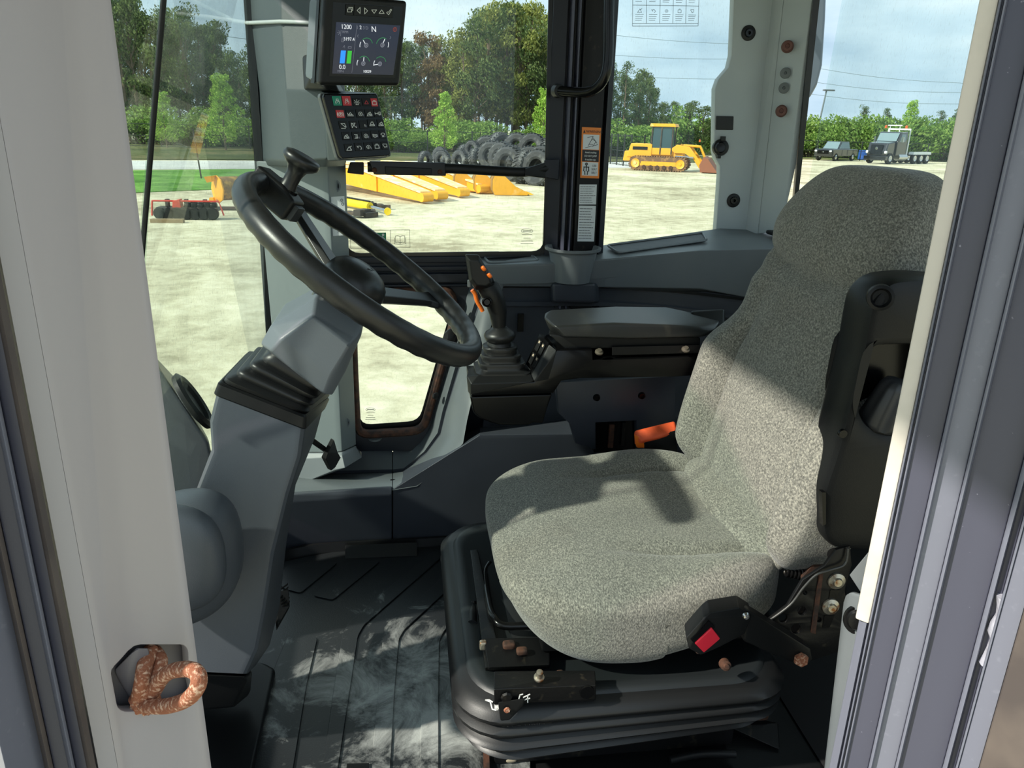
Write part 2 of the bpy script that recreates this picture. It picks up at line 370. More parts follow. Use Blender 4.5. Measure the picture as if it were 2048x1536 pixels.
strips(sl, [(q(90, .532), q(76, .52), 'seal_lip', pbrown), (q(76, .53), q(42, .528), 'seal_channel', pdark), (q(42, .52), q(33, .515), 'seal_ridge', plite), (q(33, .525), q(-8, .52), 'seal_channel', pdark), (q(-8, .51), q(-20, .505), 'seal_ridge', pbrown), (q(-20, .52), q(-120, .48), 'outer_skin', plite)], None, -.3, 1.5)
# right rear post with its ribs
rp = thing('rear_door_post', 'slate grey ribbed door jamb at right with a worn cream edge strip', 'door jamb', (.5, .55, -.3))
zs = P(1735, 1236, Y=.6).z
x0, y0 = q(1757, .60); x1, y1 = q(1789, .59)
vpost('edge_trim', [(x0, y0), (x1, y1), (x1+.024, y1+.021), (x0+.024, y0+.021)], zs, 1.5, pstrip, rp, bevel=.002)
vpost('edge_ledge', [(x0+.008, y0+.004), (x1, y1+.003), (x1+.02, y1+.02), (x0+.03, y0+.024)], -.3, zs, plite, rp, bevel=.001)
strips(rp, [(q(1789, .588), q(1793, .585), 'bead', plite), (q(1793, .59), q(1798, .588), 'channel', pdark), (q(1798, .584), q(1802, .583), 'bead', plite),
 (q(1802, .587), q(1856, .572), 'channel', pdark), (q(1856, .566), q(1864, .562), 'rib', plite), (q(1864, .568), q(1917, .556), 'flat_band', plite), (q(1917, .552), q(1925, .549), 'rib', plite),
 (q(1925, .555), q(2026, .53), 'wide_channel', pdark), (q(2026, .522), q(2038, .517), 'rib', plite), (q(2038, .524), q(2056, .52), 'channel', pdark), (q(2056, .51), q(2062, .508), 'rib', plite), (q(2062, .51), q(2110, .495), 'flat_band', plite), (q(2110, .49), q(2240, .45), 'outer_seal', pbrown)], None, -.3, 1.5)
vpost('post_body', [(x0+.028, y0+.022), (x1+.02, y1+.018), (q(2230, .49)[0]+.02, .51), (q(2230, .56)[0], .66), (x0+.09, .68)], -.3, 1.5, pdark, rp)
# weld blobs on the jamb's outer rib
for (pa, pb) in (((2014, 1195), (1985, 1330)), ((1948, 1500), (1935, 1580))):
    bm = NB(); A, B = P(*pa, Y=.515), P(*pb, Y=.515)
    tube([A+(B-A)*t+V((random.uniform(-.001, .001), 0, 0)) for t in [i/8 for i in range(9)]], [.008+random.uniform(-.0025, .003) for _ in range(9)], bm, 10)
    obj('weld_bead', bm, mat('weld_paint', (178, 178, 190), .4, bump=(150, .6, .002)) if 'weld_paint' not in MATS else MATS['weld_paint'], rp)
# corner trim behind the right jamb
ct = thing('corner_trim_panel', 'light grey plastic corner panel behind the seat bracket', 'trim panel', tuple(P(1690, 1400, Y=.7)))
obj('lower_panel', hull([P(1688, 1190, Y=.72), P(1698, 1180, Y=.70), P(1760, 1200, Y=.66), P(1696, 1330, Y=.71), P(1645, 1560, Y=.70), P(1640, 1700, Y=.7), P(1740, 1700, Y=.66), P(1760, 1200, Y=.8), P(1700, 1330, Y=.82), P(1650, 1700, Y=.82)]), plasm, ct, bevel=.006)
obj('upper_panel', hull([P(1699, 1150, Y=.71), P(1725, 1120, Y=.70), P(1790, 1040, Y=.68), P(1790, 1240, Y=.68), P(1725, 1190, Y=.70), P(1710, 1160, Y=.8), P(1800, 1050, Y=.8), P(1800, 1250, Y=.8)]), plasm, ct, bevel=.005)
bm = lathe(P(1712, 1240, Y=.682), (-.55, -1, .1), [(.0, .004), (.004, .004), (.008, .003), (.010, 0), (.0, 0)], sx=1.3)
obj('panel_bolt', bm, steel, ct)
bm = lathe(P(1712, 1240, Y=.688), (-.55, -1, .1), [(.0, .002), (.013, .002), (.014, -.002), (0, -.002)], sx=1.3)
obj('bolt_washer', bm, steel, ct)

# ------------------------------------------------ rusty striker
st = thing('door_striker', 'rust-covered looped latch striker in the pale front post pocket', 'striker', tuple(P(310, 1400, Y=.56)))
Yf = .565
f_ = lambda px, py, Y: P(px, py, Y=Y)
obj('striker_loop', tube(spline([f_(300, 1396, .565), f_(330, 1350, .55), f_(368, 1338, .53), f_(394, 1346, .515), f_(396, 1372, .51), f_(375, 1398, .52), f_(335, 1412, .54), f_(300, 1412, .555), f_(278, 1404, .57)], 6), .0063, seg=12), rust, st)
obj('striker_bar', tube(spline([f_(302, 1300, .585), f_(290, 1330, .568), f_(284, 1366, .56), f_(276, 1400, .565)], 6), .0066), rust, st)
obj('striker_bar', tube(spline([f_(310, 1302, .59), f_(322, 1326, .575), f_(300, 1372, .562), f_(290, 1402, .563)], 6), .0056), rust, st)
obj('base_plate', hull([f_(232, 1345, .585), f_(262, 1345, .58), f_(268, 1412, .58), f_(240, 1415, .585), f_(232, 1345, .592), f_(262, 1345, .588), f_(268, 1412, .588), f_(240, 1415, .592)]), zinc, st, bevel=.001)
obj('pocket_cover', hull([f_(226, 1342, .568), f_(272, 1296, .566), f_(300, 1296, .572), f_(300, 1395, .575), f_(262, 1400, .572), f_(255, 1350, .568), f_(272, 1296, .585), f_(300, 1395, .588), f_(262, 1400, .585)]), mat('post_pocket_grey', (110, 106, 112), .45), st, bevel=.002)
obj('striker_root', blob(lambda x, y, z: f_(290, 1404, .565)+V((x*.011, y*.008, z*.010))*(1+.2*sin(9*x+7*z)), 8, 2.5), rust, st)

# ------------------------------------------------ windshield with its seam, front lower wall
Wt0, Wt1, Wb0, Wb1 = P(333, -60, Y=1.05), P(494, -60, Y=1.93), P(262, 760, Y=1.05), P(556, 760, Y=1.93)
Wb0 = P(262, 760, Y=1.05)
def pane(name, pts, m, d=.005, n=None):
    pts = [V(p) for p in pts]; nn = (pts[1]-pts[0]).cross(pts[2]-pts[1]).normalized()
    return obj(name, prism(pts, nn*d), m, smooth=False)
lowL, lowR = P(240, 1000, Y=1.05), P(560, 1000, Y=1.93)
wi = pane('window_1', [Wt0, Wt1, lowR, lowL], glassF); struct(wi)
wj = pane('window_2', [P(-60, -60, Y=.72), P(331, -60, Y=1.045), P(260, 1000, Y=1.045), P(-60, 1000, Y=.72)], glassF); struct(wj)
o = struct(obj('trim_1', tube([P(334, -80, Y=1.04), P(290, 440, Y=1.04), P(262, 770, Y=1.04)], .0035), blk))
o = struct(obj('trim_2', prism([P(483, -60, Y=1.92), P(500, -60, Y=1.92), P(551, 700, Y=1.92), P(534, 700, Y=1.92)], (0, .02, 0)), frit))
# dusty wiper-side parts of the dash at the far left
da = thing('front_dash_pod', 'slate grey moulded dash pod left of the steering column', 'dash', tuple(P(380, 1100, Y=1.3)))
obj('dash_shell', hull([P(300, 700, Y=1.40), P(322, 742, Y=1.33), P(418, 885, Y=1.33), P(440, 990, Y=1.33), P(300, 1200, Y=1.33), P(240, 800, Y=1.33), P(345, 748, Y=1.6), P(418, 880, Y=1.6), P(440, 1200, Y=1.6), P(260, 740, Y=1.6), P(300, 1200, Y=1.6)]), plasd, da, bevel=.008)
obj('dash_bulge', blob(lambda x, y, z: P(350, 1120, Y=.985)+V((x*.092, y*.062, z*.098+ .02*x)), 14, 2.6), colm, da)
obj('dash_bulge_cap', blob(lambda x, y, z: P(322, 1120, Y=.93)+V((x*.082, y*.03, z*.080)), 14, 2.6), colm, da)
C0 = P(381, 806, Y=1.34); nn = V((.85, .18, .45))
vn = thing('round_air_vent', 'round black louvred air vent on the dash edge by the windshield', 'air vent', tuple(C0))
obj('vent_ring', lathe(C0, nn, [(.035, 0), (.045, 0), (.047, .008), (.040, .013), (.033, .010), (.033, 0)], ax=(0, 0, 1), sx=1.25), blk, vn)
obj('vent_louvre', lathe(C0, nn, [(.001, .003), (.034, .003), (.034, -.004), (.001, -.004)], ax=(0, 0, 1), sx=1.25), mat('vent_mesh', (70, 72, 74), .5, bump=(300, 1, .002)), vn)

# ------------------------------------------------ right-hand wall
YW = 1.96
def W(px, py, Y=YW): return P(px, py, Y=Y)
# upper door frame: a plate with the glass opening
upper_open = roundpoly([V((x, y, 0)) for x, y in wp([(560, -80), (1102, -80), (1088, 507), (690, 511)], YW)], .03)
fr_out = wp([(520, -140), (1140, -140), (1132, 600), (540, 600)], YW)
frame = obj('door_1', plate([fr_out, upper_open, roundpoly([V((x, y, 0)) for x, y in wp([(690, 560), (896, 560), (912, 600), (1128, 598), (1128, 596), (920, 592)], YW)], .001)][:2], wallM(YW), .03, bevel=.003), navy)
struct(frame)
lw = thing('lower_door_panel', 'navy grey lower emergency door frame with a rusty edged lower pane', 'door panel', tuple(W(800, 700)))
lo_open = roundpoly([V((x, y, 0)) for x, y in wp([(702, 582), (902, 572), (908, 628), (846, 852), (716, 860)], YW)], .035)
obj('frame_plate', plate([wp([(560, 512), (1000, 506), (1010, 900), (560, 905)], YW-.032), lo_open], wallM(YW-.002), .03, bevel=.002), navy, lw)
ring = [P(0, 0, Y=1)*0+V((p.x, YW-.033, p.y)) for p in lo_open]
obj('rusty_seal', tube(ring, .011, closed=True, seg=10, flat=1.6), rustd, lw)
ins = wp([(716, 590), (893, 583), (898, 640), (846, 845), (722, 850)], YW-.02)
obj('lower_glass', plate([roundpoly([V((p[0], p[1], 0)) for p in wp([(696, 574), (908, 566), (914, 630), (852, 860), (710, 868)], YW-.01)], .03)], wallM(YW-.008), .005), glassR, lw, smooth=False)
gb = NB()
i_r = roundpoly([V((p[0], p[1], 0)) for p in wp([(712, 594), (896, 586), (900, 626), (838, 842), (720, 850)], YW-.016)], .03)
o_r = roundpoly([V((p[0], p[1], 0)) for p in wp([(700, 578), (905, 570), (910, 630), (850, 856), (712, 864)], YW-.016)], .035)
obj('frit_border', plate([o_r, i_r], wallM(YW-.014), .001), frit, lw, smooth=False)
for yy, hh, dd in ((520, 6, .012), (538, 5, .008), (556, 9, .014), (572, 3, .006)):
    obj('moulding', prism([W(700, yy-hh, YW-.034), W(936, yy-hh-2, YW-.034), W(936, yy+hh-2, YW-.034), W(700, yy+hh, YW-.034)], (0, -dd, 0)), navy, lw, bevel=.003)
g = struct(obj('window_3', plate([[ (p[0], p[1]) for p in wp([(600, -100), (1108, -100), (1096, 516), (670, 520)], YW)]], wallM(YW-.002), .005), glassR, smooth=False))
o = struct(obj('trim_3', plate([roundpoly([V((x, y, 0)) for x, y in wp([(552, -90), (1106, -90), (1095, 512), (684, 516)], YW-.03)], .035), roundpoly([V((x, y, 0)) for x, y in wp([(570, -80), (1098, -80), (1086, 502), (697, 506)], YW-.03)], .03)], wallM(YW-.031), .004), frit, smooth=False))
# B pillar: fluted posts
bp = thing('centre_window_pillar', 'dark navy fluted pillar between the side window and rear quarter window', 'pillar', tuple(W(1150, 500)))
def vpx(nm, xa, ya, xb, yb, m, depth=.03, z0=.60, z1=1.55, ref=300):
    A, B = P(xa, ref, Y=ya), P(xb, ref, Y=yb)
    vpost(nm, [(A.x, A.y), (B.x, B.y), (B.x, B.y+depth), (A.x, A.y+depth)], z0, z1, m, bp, bevel=.002)
vpx('door_edge', 1096, 1.925, 1124, 1.915, navy)
vpx('groove', 1124, 1.93, 1131, 1.93, blk)
vpx('fluting', 1131, 1.905, 1137, 1.90, pdark)
vpx('groove', 1137, 1.93, 1146, 1.93, blk)
vpx('fluting', 1146, 1.90, 1150, 1.90, pdark)
vpx('groove', 1150, 1.925, 1157, 1.925, blk)
vpx('pillar_face', 1157, 1.90, 1202, 1.90, steel, .08)
vpx('groove', 1202, 1.92, 1209, 1.925, blk, .06)
vpx('pillar_edge', 1209, 1.905, 1219, 1.92, navy, .06)
# quarter window
Qa, Qb = (1219, 1.97), (1460, 2.16)
g = struct(pane('window_4', [P(1212, -90, Y=1.97), P(1480, -90, Y=2.16), P(1446, 500, Y=2.16), P(1196, 520, Y=1.97)], glassR))
# C pillar
cp = thing('rear_corner_pillar_trim', 'light grey moulded rear corner pillar cover with rusty plugs and power socket', 'pillar cover', tuple(P(1500, 466, Y=2.13)))
YC = 2.13
out = wp([(1470, -60), (1463, 110), (1457, 135), (1437, 158), (1430, 178), (1428, 300), (1431, 316), (1440, 332), (1440, 350), (1432, 462), (1490, 468), (1520, 330), (1552, -60)], YC)
obj('front_facet', plate([out], wallM(YC+.03), .03, bevel=.004), plas, cp)
ra = [P(1552, -60, Y=YC), P(1490, 468, Y=YC), P(1516, 468, Y=YC-.03), P(1574, -60, Y=YC-.03)]
obj('ridge_facet', hull(ra+[p+V((0, .04, 0)) for p in ra]), plas, cp, bevel=.002)
rb = [P(1574, -60, Y=YC-.03), P(1516, 468, Y=YC-.03), P(1562, 462, Y=YC-.10), P(1592, 330, Y=YC-.10), P(1632, -60, Y=YC-.10)]
obj('side_facet', hull(rb+[p+V((.01, .05, 0)) for p in rb]), plas, cp, bevel=.002)
so = thing('pillar_edge_seal', 'black glass edge seal down the right side of the rear corner pillar', 'seal', tuple(P(1580, 460, Y=YC-.1)))
obj('seal_strip', prism([P(1632, -60, Y=YC-.115), P(1646, -60, Y=YC-.125), P(1594, 420, Y=YC-.125), P(1584, 440, Y=YC-.115)], (.01, .03, 0)), frit, so)
def cap(nm, px, py, Y, r, m, h=.006, n=(0, -1, 0), hole=True, parent=cp, sx=1):
    c = P(px, py, Y=Y); pr = [(0, h*.6 if not hole else -h*.3), (r*.35, h*.6 if not hole else -h*.3), (r*.4, h), (r*.85, h), (r, h*.5), (r, -.004), (0, -.004)]
    return obj(nm, lathe(c, n, pr, sx=sx), m, parent)
for px, py in ((1497, 66), (1467, 401)):
    cap('screw_recess', px, py, YC-.002, .0195, blk, .003); cap('screw_head', px, py, YC-.004, .011, blkg, .006, hole=True)
plug = mat('brown_plug', (98, 62, 54), .6); pgrey = mat('grey_plug', (96, 102, 104), .5)
nf = (-.5, -1, 0)
for px, py in ((1575, 93), (1563, 222)):
    c = P(px, py, Y=YC-.065); obj('rusty_plug', lathe(c, nf, [(0, .012), (.005, .012), (.006, .016), (.012, .015), (.013, .006), (.015, .004), (.016, -.004), (0, -.004)]), plug, cp)
for px, py in ((1571, 146), (1568, 176)):
    c = P(px, py, Y=YC-.067); obj('grey_plug', lathe(c, nf, [(0, 0), (.003, 0), (.004, .004), (.013, .003), (.014, -.004), (0, -.004)]), pgrey, cp)
F_ = Face(P(1432, 232, Y=YC-.002), P(1467, 232, Y=YC-.002), P(1466, 260, Y=YC-.002), P(1431, 259, Y=YC-.002))
bm = F_.box(0, 0, 1, 1, -.002, .003); obj('switch_blank', bm, blk, cp, bevel=.002)
sk = thing('power_socket', 'round black capped power socket on the rear corner pillar', 'socket', tuple(P(1441, 295, Y=YC)))
obj('socket_body', lathe(P(1441, 295, Y=YC-.003), (-.2, -1, .1), [(0, .016), (.010, .016), (.012, .010), (.021, .008), (.023, 0), (.023, -.004), (0, -.004)]), blk, sk)
obj('socket_cap', lathe(P(1441, 295, Y=YC-.019), (-.2, -1, .1), [(0, .005), (.012, .004), (.015, 0), (0, 0)]), blkg, sk)
obj('cap_hinge', box(P(1446, 277, Y=YC-.01), (.006, .006, .006)), blk, sk, bevel=.001)
obj('cap_hinge', box(P(1437, 313, Y=YC-.01), (.005, .006, .005)), blk, sk, bevel=.001)
# rear window glass and sill, rear wall
XR = P(1594, 420, Y=YC-.12).x+.012
struct(obj('window_5', prism([(XR, .66, .80), (XR, YC-.13, .80), (XR+.03, YC-.13, 1.55), (XR+.03, .66, 1.55)], (.005, 0, 0)), glassR, smooth=False))
struct(obj('wall_rear', box((XR+.03, 1.35, .38), (.03, .72, .42)), plasd, bevel=.005))
mi = thing('outside_mirror', 'dark rounded back of the outside mirror beyond the rear pillar', 'mirror', tuple(P(1630, 100, Y=2.6)))
mp_ = [P(x, y, Y=2.55) for x, y in ((1600, -60), (1656, -60), (1652, 40), (1646, 130), (1636, 170), (1622, 195), (1600, 210))]
obj('mirror_shell', prism(mp_, (.01, .05, 0)), mat('mirror_slate', (92, 104, 112), .3), mi, bevel=.012, seg=3)
obj('mirror_arm', tube([P(1600, 20, Y=2.57), P(1560, 30, Y=2.4)], .012), blk, mi)

# ------------------------------------------------ right front pillar: lower cover and upper housing
fp = thing('front_pillar_cover', 'pale grey lower front pillar cover behind the steering wheel', 'pillar cover', tuple(P(640, 900, Y=1.86)))
zA, zB = P(600, 330, Y=1.85).z, P(650, 900, Y=1.85).z
t0 = [P(512, 322, Y=1.92), P(642, 326, Y=1.84), P(655, 326, Y=1.835), P(691, 326, Y=1.90), P(691, 326, Y=1.95), P(512, 322, Y=1.96)]
b0 = [P(566, 905, Y=1.92), P(672, 905, Y=1.84), P(684, 903, Y=1.835), P(712, 890, Y=1.90), P(712, 890, Y=1.95), P(566, 900, Y=1.96)]
obj('lower_cover', loft([t0, b0]), plasF, fp, bevel=.003)
b1 = [P(560, 985, Y=1.90), P(670, 940, Y=1.81), P(690, 936, Y=1.80), P(724, 915, Y=1.87), P(724, 905, Y=1.95), P(560, 950, Y=1.96)]
b15 = [p.lerp(q, .15)+V((0, -.01, 0)) for p, q in zip(b0, b1)]
obj('cover_foot', loft([[p+V((0, -.004, .0)) for p in b0], b15, b1]), plasm, fp, bevel=.002)
for px, py, r in ((667, 372, .016), (688, 845, .015)):
    c = P(px, py, Y=1.868); nn_ = (.35, -1, 0)
    obj('screw_recess', lathe(c, nn_, [(r, .004), (r, -.004), (r*.8, -.004), (r*.75, .002), (.001, -.002)] if 0 else [(0, .001), (r*.7, .001), (r*.8, .005), (r, .005), (r*1.05, -.004), (0, -.004)]), plasm, fp)
    obj('screw_head', lathe(c, nn_, [(0, .001), (r*.35, .001), (r*.45, .0045), (r*.7, .003), (r*.7, 0), (0, 0)]), blkg, fp)
up = thing('front_pillar_housing', 'slate grey upper front pillar housing behind the display', 'pillar housing', tuple(P(600, 326, Y=1.8)))
obj('housing_shell', loft([
 [P(492, -80, Y=1.93), P(560, -80, Y=1.80), P(640, -80, Y=1.76), P(676, -80, Y=1.84), P(676, -80, Y=1.95), P(492, -80, Y=1.98)],
 [P(500, 45, Y=1.93), P(562, 45, Y=1.79), P(640, 48, Y=1.755), P(680, 48, Y=1.83), P(680, 48, Y=1.95), P(500, 45, Y=1.98)],
 [P(516, 180, Y=1.93), P(572, 180, Y=1.78), P(645, 184, Y=1.70), P(690, 184, Y=1.80), P(690, 184, Y=1.95), P(512, 180, Y=1.98)],
 [P(526, 318, Y=1.92), P(585, 322, Y=1.77), P(655, 318, Y=1.70), P(694, 316, Y=1.78), P(694, 316, Y=1.95), P(524, 318, Y=1.98)],
 [P(528, 332, Y=1.92), P(590, 334, Y=1.80), P(650, 334, Y=1.76), P(690, 332, Y=1.84), P(690, 332, Y=1.95), P(524, 330, Y=1.98)]]), plasA, up, bevel=.004)
obj('housing_seam', tube([P(492, 46, Y=1.925), P(560, 43, Y=1.785), P(640, 46, Y=1.75), P(676, 46, Y=1.82)], .004), plas, up)
obj('keypad_shelf', hull([P(640, 180, Y=1.70), P(648, 186, Y=1.66), P(754, 186, Y=1.76), P(784, 312, Y=1.76), P(750, 320, Y=1.77), P(684, 320, Y=1.67), P(655, 322, Y=1.70), P(640, 180, Y=1.80), P(745, 186, Y=1.82), P(750, 318, Y=1.82), P(655, 322, Y=1.85)]), plasA, up, bevel=.004)

# ------------------------------------------------ kick panels and side console
wr = obj('wall_right', box((.35, YW+.04, .30), (.80, .015, .33)), plasd)
bpy.data.objects.remove(wr)     # the wall below the sill is modelled panel by panel
kz = P(785, 975, Y=1.73).z
kp = thing('front_kick_panel', 'slate kick panel under the lower window left of the seam', 'kick panel', tuple(P(690, 1080, Y=1.75)))
fy = 1.735
obj('panel_shell', hull([P(560, 990, Y=1.73), P(784, 974, Y=fy), P(784, 990, Y=fy-.006), P(560, 1006, Y=fy-.006), P(784, 1092, Y=1.775), P(540, 1110, Y=1.765), P(560, 950, Y=1.97), P(784, 944, Y=1.97), P(784, 1092, Y=1.99), P(540, 1110, Y=1.99)]), plasd, kp, bevel=.008, seg=3)
obj('grommet', lathe(P(750, 876, Y=1.93), (0, -.2, 1), [(0, .001), (.006, .001), (.008, .006), (.018, .005), (.019, 0), (0, 0)]), pgrey, kp)
struct(obj('wall_right', box((.72, YW+.085, .27), (.50, .015, .32)), plasd))
obj('panel_seam', prism([P(780, 976, Y=1.75), P(790, 976, Y=1.75), P(790, 1094, Y=1.785), P(780, 1094, Y=1.785)], (0, .05, 0)), blkg, kp)
obj('seam_backing', prism([P(781, 979, Y=1.76), P(781, 946, Y=1.905), P(781, 904, Y=1.953), P(781, 1000, Y=1.97)], (.012, 0, 0)), blkg, kp)
sc = thing('side_console', 'slate moulded side console wrapping under the armrest to the floor', 'console', tuple(P(1000, 1080, Y=1.75)))
obj('console_base', hull([P(786, 979, Y=fy), P(836, 973, Y=fy), P(878, 946, Y=1.73), P(942, 882, Y=1.72), P(960, 870, Y=1.72), P(1200, 866, Y=1.72), P(1340, 866, Y=1.72), P(1340, 1085, Y=1.77), P(786, 1092, Y=1.775),
   P(786, 944, Y=1.975), P(850, 925, Y=1.975), P(960, 850, Y=1.975), P(1340, 820, Y=1.975), P(1340, 1060, Y=1.99), P(786, 1092, Y=1.99)]), plasd, sc, bevel=.012, seg=3)
# the sloping window surround that climbs to the shelf
def surround(par, secs):
    r1, r2, r3 = [], [], []
    for (ix, iy), (gx, gy, gY), (ox, oy, oY), wall_ in secs:
        I = P(ix, iy, Y=1.955); G1 = P(gx, gy, Y=gY); O = P(ox, oy, Y=oY)
        d = (O-I).normalized(); g0, g1 = G1-d*.010, G1+d*.010; dn = V((0, .006, -.008)) if wall_ == 0 else V((.006, .008, -.002))
        r1.append([I, g0, g0+V((0, .03, -.03)), I+V((0, .02, -.02))])
        r2.append([g0, g0.lerp(g1, .3)+dn, g0.lerp(g1, .7)+dn, g1, g1+V((0, .03, -.03)), g0+V((0, .03, -.03))])
        r3.append([g1, g1.lerp(O, .85)+V((0, -.004, .004)), O+V((0, -.002, -.008)), O+V((0, .04, -.03)), g1+V((0, .04, -.03))])
    obj('surround_inner', loft(r1), plasS, par, ang=50); obj('surround_groove', loft(r2), plasd, par, ang=50); obj('surround_outer', loft(r3), plasS, par, ang=60)
surround(kp, [((600, 905), (600, 947, 1.90), (575, 992, 1.735), 0), ((720, 900), (712, 944, 1.90), (700, 980, 1.735), 0), ((784.5, 898), (784.5, 942, 1.895), (784.5, 974, 1.735), 0)])
surround(sc, [((786, 898), (786, 942, 1.895), (786, 974, 1.735), 0), ((812, 892), (808, 940, 1.893), (834, 966, 1.735), 0), ((838, 868), (850, 906, 1.885), (880, 930, 1.735), 1), ((853, 836), (878, 868, 1.878), (926, 880, 1.74), 1), ((863, 800), (888, 825, 1.878), (934, 835, 1.765), 1), ((881, 740), (905, 768, 1.88), (950, 765, 1.80), 1), ((905, 660), (935, 668, 1.885), (975, 670, 1.85), 1), ((915, 600), (962, 585, 1.89), (1000, 585, 1.875), 1), ((925, 560), (972, 556, 1.89), (1010, 556, 1.88), 1)])
obj('upper_wall_panel', hull([P(1000, 560, Y=1.90), P(1480, 560, Y=1.98), P(1480, 900, Y=1.98), P(960, 900, Y=1.90), P(1000, 560, Y=1.93), P(1480, 560, Y=2.02), P(1480, 900, Y=2.02), P(960, 900, Y=1.93)]), plasd, sc)
obj('wall_slot', box(P(1041, 645, Y=1.895), (.008, .004, .024)), blkg, sc, bevel=.001)
for px, py, w_ in ((914, 555+62, .008), (897, 675, .014), (872, 792, .006)):
    obj('surround_clip', lathe(P(px, py, Y=1.885 if py < 700 else 1.89), (-.75, -.6, .25), [(0, .010), (w_*.6, .010), (w_, .004), (w_*1.2, -.002), (0, -.002)], sx=1.4), blk, sc)
# shelf with trays and cup holder
sh = thing('side_shelf', 'grey moulded side shelf with two trays beneath the windows', 'shelf', tuple(P(1150, 520, Y=1.88)))
def shelfpt(px, py, Y): return P(px, py, Y=Y)
top = [(945, 511, 1.955), (1084, 507, 1.955), (1204, 490, 2.0), (1440, 456, 2.13), (1560, 462, 2.13), (1600, 500, 1.95), (1545, 497, 1.93), (1400, 500, 1.90), (1215, 520, 1.86), (1090, 530, 1.85), (945, 532, 1.86)]
tp = [shelfpt(*p) for p in top]
# slab faces: two halves with tray recesses modelled by raised rims around dark wells
obj('shelf_top', loft([tp, [p+V((0, .012, -.05)) for p in tp]]), plasm, sh, bevel=.003)
def tray(pts, Y0, dz=.05, mw=None):
    T = [P(x, y, Y=Y) for x, y, Y in pts]; T = roundpoly(T, .012, 3); T = [p+(CAM-p).normalized()*.006 for p in T]
    obj('tray_rim', tube([p+V((0, 0, .001)) for p in T], .0032, closed=True, seg=8), plasm, sh)
    cen = sum(T, V())/len(T); bm = loft([[p for p in T], [cen+(p-cen)*.93+V((0, .002, -.0045)) for p in T]]); obj('tray_well', bm, blk, sh)
tray([(968, 515, 1.935), (1066, 512, 1.935), (1078, 523, 1.885), (978, 526, 1.88)], 0)
tray([(1214, 491, 1.965), (1405, 466, 2.07), (1414, 481, 1.99), (1236, 506, 1.90)], 0)
obj('upper_fascia', hull([P(955, 530, Y=1.86), P(1090, 529, Y=1.85), P(1215, 519, Y=1.86), P(1210, 575, Y=1.88), P(1090, 572, Y=1.875), P(960, 572, Y=1.88), P(955, 530, Y=1.92), P(1215, 519, Y=1.92), P(1210, 575, Y=1.92), P(960, 572, Y=1.92)]), plasm, sh, bevel=.004)
obj('rear_fascia', loft([[P(1200, 518, Y=1.86), P(1400, 500, Y=1.895), P(1545, 497, Y=1.925), P(1545, 495, Y=2.0), P(1200, 518, Y=1.93)], [P(1200, 575, Y=1.88), P(1400, 578, Y=1.915), P(1545, 605, Y=1.945), P(1545, 600, Y=2.0), P(1200, 570, Y=1.95)]]), plasm, sh, bevel=.004)
def band(nm, y0, y1, Y, m, x0=985, x1=1560, bend=40, d=.02):
    r = []
    for i in range(15):
        t = i/14; x = x0+(x1-x0)*t; k = bend*max(0, (t-.35)/.65)**1.6; Yk = Y+.055*t
        r.append([P(x, y0+k, Y=Yk), P(x, y1+k, Y=Yk), P(x, y1+k, Y=Yk+d+.02), P(x, y0+k, Y=Yk+d+.02)])
    return obj(nm, loft(r), m, sh, bevel=0)
band('lower_fascia', 566, 604, 1.893, plasd)
band('fascia_groove', 570, 576, 1.888, blk, bend=36)
band('fascia_lip', 604, 612, 1.88, plasd)
ch = thing('cup_holder', 'round grey cup holder standing in the side shelf', 'cup holder', tuple(P(1146, 560, Y=1.86)))
cc = P(1146, 494, Y=1.875); cc2 = P(1149, 562, Y=1.875); zt_ = cc.z; zb_ = cc2.z
obj('cup', lathe((cc.x, cc.y, zb_), (0, 0, 1), [(.0, 0), (.046, 0), (.060, zt_-zb_-.012), (.070, zt_-zb_-.006), (.071, zt_-zb_), (.064, zt_-zb_), (.055, zt_-zb_-.03), (.045, .01), (0, .01)], seg=40), plasm, ch)
obj('cup_base', hull([P(1104, 566, Y=1.85), P(1190, 566, Y=1.85), P(1190, 606, Y=1.85), P(1107, 604, Y=1.85), P(1100, 566, Y=1.90), P(1200, 566, Y=1.90), P(1200, 606, Y=1.90), P(1100, 604, Y=1.90)]), plasd, ch, bevel=.008, seg=3)
obj('shelf_pad', blob(lambda x, y, z: P(1575, 466, Y=2.05)+V((x*.055, y*.04, z*.008)), 8, 4), blk, sh)
# plate under the armrest with two bolts
bpn = thing('bolted_support_panel', 'slate plate with two bolts under the armrest', 'panel', tuple(P(1230, 860, Y=1.66)))
ob_ = wp([(1112, 765), (1352, 752), (1350, 908), (1275, 905), (1272, 842), (1192, 846), (1192, 900), (1152, 888), (1140, 848), (1118, 828)], 1.64)
obj('panel_plate', plate([ob_], wallM(1.67), .03, bevel=.004), plasd, bpn)
obj('panel_slot', prism([P(1188, 842, Y=1.66), P(1280, 840, Y=1.66), P(1280, 905, Y=1.66), P(1188, 905, Y=1.66)], (0, .02, 0)), blkg, bpn)
obj('rusty_post', box(P(1222, 872, Y=1.655), (.006, .004, .03)), rustd, bpn)
obj('slot_bracket', box(P(1246, 868, Y=1.655), (.004, .004, .03)), steel, bpn)
for px, py in ((1193, 795), (1283, 791)):
    obj('panel_bolt', lathe(P(px, py, Y=1.64), (0, -1, 0), [(0, .004), (.004, .004), (.0045, .007), (.007, .007), (.009, 0), (0, 0)], seg=12), blkg, bpn)
